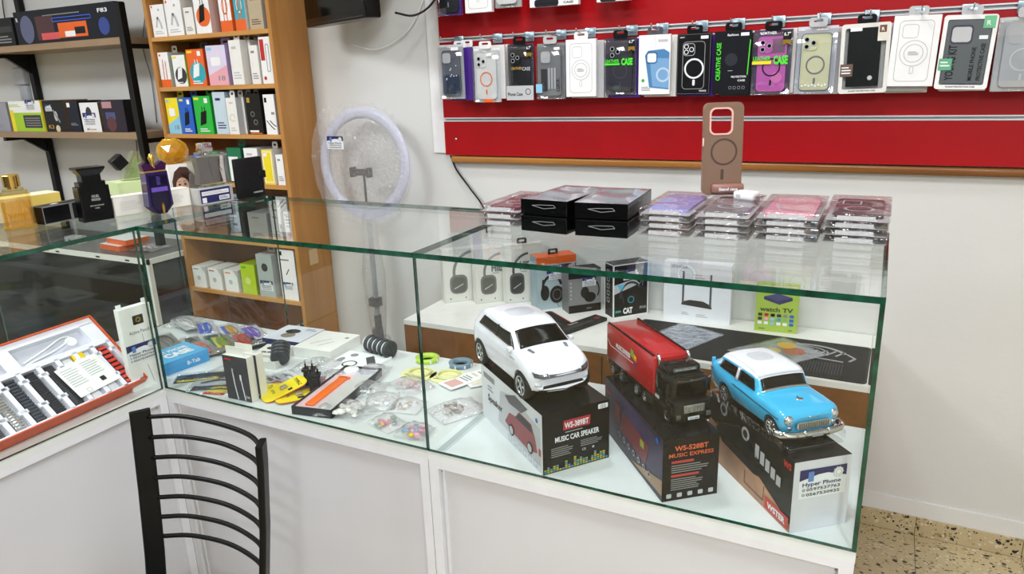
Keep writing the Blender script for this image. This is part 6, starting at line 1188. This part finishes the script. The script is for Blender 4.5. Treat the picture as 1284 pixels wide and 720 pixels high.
# things on the dark cabinet
for k in range(2):
    o = thing('orange_box', ('lower', 'upper')[k] + ' orange-and-white flat box on top of the black cabinet', 'box', (-1.80 + .03 * k, 1.04 + .02 * k, .7885 + .027 * k), R(-5), 'orange flat boxes on the dark cabinet')
    MB().box((0, 0, 0), (.17, .12, .026), ORANGE, mats={'top': WHITE}).build('carton', o)
bag('crumpled_bag', 'clear bag lying beside the orange boxes on the black cabinet', -1.53, 1.12, .15, .13, .2, [mat('#d8cfc8', .4), P1], 7, 33, z=.789, r=.04)
o = carton('small_box', 'small white packet with dark marks on the black cabinet', 'box', (-2.12, 1.06, .7885), R(5), .1, .05, .035, WHITE, {'front': lambda a, w, h: (a.rect(w * .3, h * .3, w * .45, h * .6, DGREY), a.disc(w * .7, h * .5, h * .2, GREEN))})
# ------------------------------------------------------------------ perfumes on the corner glass
def glassy(col, rough=.05, body=.35): return clear(tuple(c ** .5 for c in lin(col)), rough, .05, body=body, bodycol=lin(col))
RF = R(78)
o = carton('perfume_box', 'pale yellow perfume carton lying behind the gold bottle', 'perfume box', (-.43, -.235, G0), R(84), .30, .07, .062, mat('#ece0bb', .45), {'front': lambda a, w, h: a.rect(w * .62, 0, w, h * .97, mat('#ead06a', .4), 1)}, {'right': mat('#ead06a', .4)})
t = thing('perfume_bottle', 'golden perfume bottle with a gold cap, leftmost on the glass', 'perfume', (-.300, -.112, G0), RF)
AMB = glassy('#efdc98', .02, .03)
b = MB(); b.prism(rrect(.072, .03, .012, 5), .0, .085, AMB, smooth=True); b.prism(rrect(.066, .026, .011, 5), .085, .095, AMB); b.prism(rrect(.05, .022, .010, 5), .095, .102, AMB); b.build('bottle', t)
b = MB(); b.prism(rrect(.066, .024, .010, 5), .006, .068, clear((1, .82, .35), .05, .02, body=.22, bodycol=lin('#e8c04a')), smooth=True); b.build('liquid', t)
b = MB(); b.prism(rrect(.074, .032, .012, 5), 0, .005, glassy('#d4a92c', .03, .5)); 
for k in range(5):
    b.tube([(-.024 + k * .008, -.0155, .02), (-.012 + k * .008, -.0155, .055)], .0006, GOLD, 5)
b.build('glass_base', t)
b = MB(); b.cyl(.012, .100, .106, GOLD, None, 24); b.cyl(.0195, .106, .134, mat('#d0a95c', .15, 1), None, 28); b.lathe([(.0195, .134), (.0175, .1365), (0, .137)], GOLD, 28); b.build('cap', t)
o = carton('perfume_box', 'long black perfume carton lying behind the black square bottle', 'perfume box', (-.262, -.072, G0), R(94), .21, .05, .046, mat('#121214', .3), {'front': lambda a, w, h: (a.rect(w * .36, 0, w * .40, h, mat('#9a9a9c', .3), 1), a.frame(w / 2, h / 2, w, h, .001, .002, mat('#8a8a8c', .3), 1), a.text('N', w * .9, h * .7, h * .15, LGREY, 2)), 'top': lambda a, w, h: (a.frame(w / 2, h / 2, w, h, .001, .004, GREY, 1), a.rr(w * .25, h * .5, w * .1, h * .2, .002, WHITE, 2))})
t = thing('perfume_bottle', 'black square perfume bottle reading OUD WOOD with flared cap', 'perfume', (-.190, .024, G0), RF)
VB = mat('#08080a', .22)
b = MB(); b.prism(rrect(.078, .04, .003, 2), .0, .092, VB); b.prism(rrect(.066, .036, .003, 2), .092, .104, VB); b.build('bottle', t)
b = MB(); a = Art(b, frame((-.039, -.0202, 0), (1, 0, 0), (0, 0, 1))); a.frame(.039, .05, .052, .05, .001, .0003, mat('#1d1d20', .4), 1); a.text('OUD', .029, .063, .0065, LGREY, 2, w=.018); a.text('WOOD', .027, .054, .0065, LGREY, 2, w=.023); a.text('EAU DE PARFUM', .022, .040, .003, LGREY, 2, w=.034); a.text('100ML', .033, .033, .003, LGREY, 2, w=.012); b.build('lettering', t)
b = MB(); c_ = [(.021, .104), (.021, .122), (.031, .137), (.031, .142)]
for (r0, z0), (r1, z1) in zip(c_[:-1], c_[1:]):
    p0, p1 = [(x * 1.15, y * .8) for x, y in rrect(2 * r0, 2 * r0, .002, 2)], [(x * 1.15, y * .8) for x, y in rrect(2 * r1, 2 * r1, .002, 2)]; n = len(p0)
    b.add([(x, y, z0) for x, y in p0] + [(x, y, z1) for x, y in p1], [(i, (i + 1) % n, n + (i + 1) % n, n + i) for i in range(n)] + [list(range(n, 2 * n))], VB)
b.build('cap', t)
# white and pale green cartons
carton('perfume_box', 'long white perfume carton behind the purple bottle', 'perfume box', (-.178, .07, G0), R(76), .215, .05, .052, mat('#efede6', .45), {'front': lambda a, w, h: (a.frame(w / 2, h / 2, w * .99, h * .98, .001, .001, BEIGE, 1), a.lines(w * .08, h * .25, w * .35, h * .75, 5, mat('#dddbd4', .5), 2), a.lines(w * .65, h * .25, w * .92, h * .75, 5, mat('#dddbd4', .5), 2)), 'top': lambda a, w, h: a.frame(w / 2, h / 2, w * .9, h * .8, .001, .001, BEIGE, 1)})
carton('perfume_box', 'pale green perfume carton under the slanted green bottle', 'perfume box', (-.304, .180, G0), R(78), .15, .085, .072, mat('#cfe0a8', .45), {'front': lambda a, w, h: a.rect(w * .1, 0, w, h * .55, mat('#b9cf8c', .45), 1)})
t = thing('perfume_bottle', 'slanted pale green triangular perfume bottle with a black cube cap', 'perfume', (-.328, .262, G0 + .0725), RF)
GG = glassy('#e0e8c8', .02, .03)
b = MB(); tri = [(-.045, .0), (.048, -.0), (.036, .02), (.012, .082), (.0, .085), (-.042, .016)]
b.prism(tri, -.012, .012, GG, frame((0, 0, 0), (1, 0, 0), (0, 0, 1))); b.build('bottle', t)
b = MB(); b.prism([(-.032, .006), (.032, .006), (.007, .068)], -.008, .008, clear((.85, .95, .7), .03, .02, body=.12, bodycol=lin('#c3cf9c')), frame((0, 0, 0), (1, 0, 0), (0, 0, 1))); b.build('liquid', t)
b = MB(); b.rbox((-.018, -.016, -.018), (.018, .016, .018), .002, BLACK, T(-.046, 0, .056) @ RY(R(-35))); b.tube([(-.026, 0, .042), (-.034, 0, .05)], .005, LGREY, 8); b.build('cap', t)
def woman(a, w, h):
    hair = mat('#4b2f24', .6); skin = mat('#e3b79c', .5)
    a.rect(0, 0, w, h, mat('#f3f1ee', .45), 1); a.poly([(w * .08, h * .2), (w * .06, h * .55), (w * .16, h * .8), (w * .34, h * .92), (w * .56, h * .9), (w * .74, h * .7), (w * .86, h * .42), (w * .98, h * .3), (w * .7, h * .2)], hair, 2)
    a.disc(w * .36, h * .42, w * .2, skin, 3, sy=1.25); a.poly([(w * .15, h * .62), (w * .3, h * .78), (w * .5, h * .74), (w * .6, h * .5), (w * .54, h * .66), (w * .36, h * .68)], hair, 4)
    for x_ in (.27, .44): a.disc(w * x_, h * .46, w * .028, DGREY, 4, sx=1.4); a.line([(w * (x_ - .05), h * .53), (w * (x_ + .05), h * .54)], w * .012, hair, 4)
    a.disc(w * .35, h * .36, w * .015, mat('#c98f78', .5), 4); a.disc(w * .35, h * .27, w * .05, mat('#b5565a', .5), 4, sy=.4)
carton('perfume_box', 'white upright carton with a picture of a dark-haired woman', 'perfume box', (-.212, .285, G0), R(76), .10, .045, .115, mat('#efede9', .45), {'front': woman}, {'right': mat('#b08d5a', .5), 'top': mat('#c9ad7a', .5)})
t = thing('perfume_bottle', 'faceted amber gem-shaped perfume bottle on the woman picture carton', 'perfume', (-.222, .318, G0 + .1158), RF)
GM = clear((1, .72, .12), .02, .12, body=.35, bodycol=lin('#e8b21c'))
bm = bmesh.new(); bmesh.ops.create_icosphere(bm, subdivisions=2, radius=1)
for p in bm.verts:
    q = Vector((round(p.co.x * 2.4) / 2.4, round(p.co.y * 2.2) / 2.2, round(p.co.z * 2.2) / 2.2)); p.co = (p.co * .62 + q * .38); p.co.x *= .050; p.co.y *= .03; p.co.z = p.co.z * .040 + .036
    p.co.z = max(p.co.z, 0)
b = MB(); b.frombm(bm, GM, None, False); b.build('bottle', t)
b = MB(); b.ball((0, 0, .03), .026, mat('#c98c10', .2, 0, .5, .2), sc=(1.3, .7, .9)); b.build('liquid', t)
b = MB(); b.rbox((-.022, -.012, .055), (.016, .012, .074), .004, mat('#e3b53a', .12, .6)); b.build('cap', t)
# purple bottle
t = thing('perfume_bottle', 'tall dark purple perfume bottle with gold-tipped petal cap', 'perfume', (-.098, .150, G0 + .001), RF)
VP = mat('#2a1858', .1, 0, .6, .1); VD = mat('#160c30', .08, 0, .6)
b = MB(); pts = [(-.012, 0), (.012, 0), (.034, .022), (.030, .115), (-.030, .115), (-.034, .022)]
b.prism(pts, -.016, .016, VP, frame((0, 0, 0), (1, 0, 0), (0, 0, 1))); b.prism([(-.010, .003), (.010, .003), (.026, .025), (.024, .108), (-.024, .108), (-.026, .025)], .016, .021, VD, frame((0, 0, 0), (1, 0, 0), (0, 0, 1)))
b.build('bottle', t)
b = MB(); a = Art(b, frame((0, -.0212, 0), (1, 0, 0), (0, 0, 1))); a.rect(-.023, .062, .022, .074, mat('#6a4fb8', .3), 1); a.lines(-.006, .08, .006, .104, 6, mat('#5b4a9a', .4), 2); b.build('label_band', t)
b = MB(); b.prism([(-.002, 0), (.002, 0), (.0035, .018), (0, .032), (-.0035, .018)], .018, .026, GOLD, frame((0, 0, 0), (1, 0, 0), (0, 0, 1))); b.build('gold_spike', t)
b = MB(); b.prism([(-.030, .119), (-.034, .135), (-.022, .143), (-.006, .132), (0, .124), (.006, .132), (.022, .143), (.034, .135), (.030, .119)], -.010, .010, mat('#3a1240', .12, 0, .5), frame((0, 0, 0), (1, 0, 0), (0, 0, 1))); b.build('petal_collar', t)
b = MB(); b.tube([(0, 0, .114), (0, 0, .125), (0, 0, .14), (0, 0, .152), (0, 0, .165)], [.009, .005, .005, .009, .003], GOLD, 10); b.box((-.031, -.012, .114), (.031, .012, .1185), GOLD); b.build('gold_tip', t)
# grey square bottle on its box
def gbx(a, w, h): a.rect(w * .06, h * .03, w * .92, h * .93, NAVY, 1); a.rect(w * .1, h * .55, w * .88, h * .8, STICK, 2); a.lines(w * .12, h * .6, w * .86, h * .76, 2, LGREY, 3); a.rect(w * .58, h * .15, w * .88, h * .42, STICK, 2); a.lines(w * .6, h * .2, w * .86, h * .38, 3, DGREY, 3); a.rect(w * .1, h * .1, w * .22, h * .42, STICK, 2); a.frame(w / 2, h / 2, w, h, .001, .003, LGREY, 2)
carton('perfume_box', 'silver-edged purple perfume carton under the square grey bottle', 'perfume box', (-.090, .277, G0), R(84), .118, .06, .047, mat('#b8b6b2', .35), {'front': gbx}, {'right': mat('#8a6a44', .5), 'top': mat('#c9c7c4', .3)})
t = thing('perfume_bottle', 'square smoky grey perfume bottle with a silver cap', 'perfume', (-.120, .348, G0 + .0475), R(84))
GS = glassy('#d8d2d0', .02, .02)
def curvy(w, h, k): return [(-w / 2, 0), (0, -.0), (w / 2, 0), (w / 2 - k, h / 2), (w / 2, h), (0, h - .0), (-w / 2, h), (-w / 2 + k, h / 2)]
b = MB(); b.prism(curvy(.112, .094, .008), -.02, .02, GS, frame((0, 0, 0), (1, 0, 0), (0, 0, 1))); b.build('bottle', t)
b = MB(); b.prism([(x, y + .008) for x, y in curvy(.080, .078, .006)], -.013, .013, mat('#544c4a', .15, 0, .4, .15), frame((0, 0, 0), (1, 0, 0), (0, 0, 1))); b.tube(curve_pts([(0, -.0135, .08), (.002, -.0135, .05), (.01, -.0135, .015)]), .0008, DGREY, 6); b.build('liquid', t)
b = MB(); b.cyl(.01, .094, .1, CHROME, None, 16); b.rbox((-.018, -.014, .099), (.018, .014, .128), .002, mat('#c9cacc', .12, .9)); b.box((-.020, -.015, .107), (.020, .015, .111), CHROME); b.build('cap', t)
# wallet
t = thing('wallet', 'black leather wallet standing upright beside the square grey perfume', 'wallet', (-.055, .394, G0), R(83))
b = MB(); b.rbox((0, 0, 0), (.100, .014, .122), .004, mat('#0d0e10', .5, bump=.3, bscale=400)); b.build('cover', t)
b = MB(); b.rbox((.082, -.002, .055), (.108, .016, .078), .003, mat('#0d0e10', .45)); b.build('closing_strap', t)
b = MB(); Art(b, frame((0, -.0003, 0), (1, 0, 0), (0, 0, 1))).text('CARRKEN', .055, .012, .005, LGREY, 1, w=.034); b.build('lettering', t)
# ------------------------------------------------------------------ chair
ch = thing('metal_chair', 'black tubular metal chair with curved back rods before the counter', 'chair', (.475, -.47, 0), 0)
CB = mat('#060607', .4, spec=.3)
TOPZ = .885
def post(s_):
    b = MB(); cx = s_ * .180; rows = [(0, .195 if True else 0, TOPZ), (0, .192, .84), (.004, .178, .70), (.012, .158, .55), (.018, .140, .44), (.018, .15, .25), (.012, .19, .0)]
    sec = rrect(.042, .014, .004, 3); an = R(58) if s_ < 0 else R(122); n = len(sec); v = []
    for (inx, y, z) in rows:
        k = 1 if z > .4 else .75
        for a_, c_ in sec: v.append((cx - s_ * inx + k * (a_ * math.cos(an) - c_ * math.sin(an)), y + k * (a_ * math.sin(an) + c_ * math.cos(an)), z))
    f = [(j * n + i, j * n + (i + 1) % n, (j + 1) * n + (i + 1) % n, (j + 1) * n + i) for j in range(len(rows) - 1) for i in range(n)]
    f.append(list(range(n))[::-1]); f.append([(len(rows) - 1) * n + i for i in range(n)])
    b.add(v, f, CB); return b
for s_ in (-1, 1): post(s_).build('back_post', ch)
for k in range(7):
    z = .868 - .0475 * k; y0 = .193 - .1 * (TOPZ - z) * .95; x_ = .172 - .02 * (TOPZ - z); b = MB(); bl = .058
    pts = curve_pts([(-x_, y0 + .012, z), (-x_ * .6, y0 + bl * .75, z + .001), (0, y0 + bl, z + (.0 if k else -.004)), (x_ * .6, y0 + bl * .75, z - .001), (x_, y0 + .012, z)], 6)
    b.tube(pts, .0052, CB, 8); b.build('back_rod', ch)
b = MB(); b.rbox((-.19, -.25, .43), (.19, .14, .47), .015, mat('#1a1a1c', .5)); b.build('seat', ch)
for s_ in (-1, 1): b = MB(); b.tube([(s_ * .165, -.21, .43), (s_ * .175, -.24, .2), (s_ * .18, -.26, 0)], .013, CB, 12); b.build('leg', ch)
b = MB()
for s_ in (-1, 1): b.tube([(s_ * .16, -.2, .2), (s_ * .162, .15, .2)], .007, CB, 8)
b.tube([(-.16, -.03, .2), (.16, -.03, .2)], .007, CB, 8); b.build('stretcher', ch)
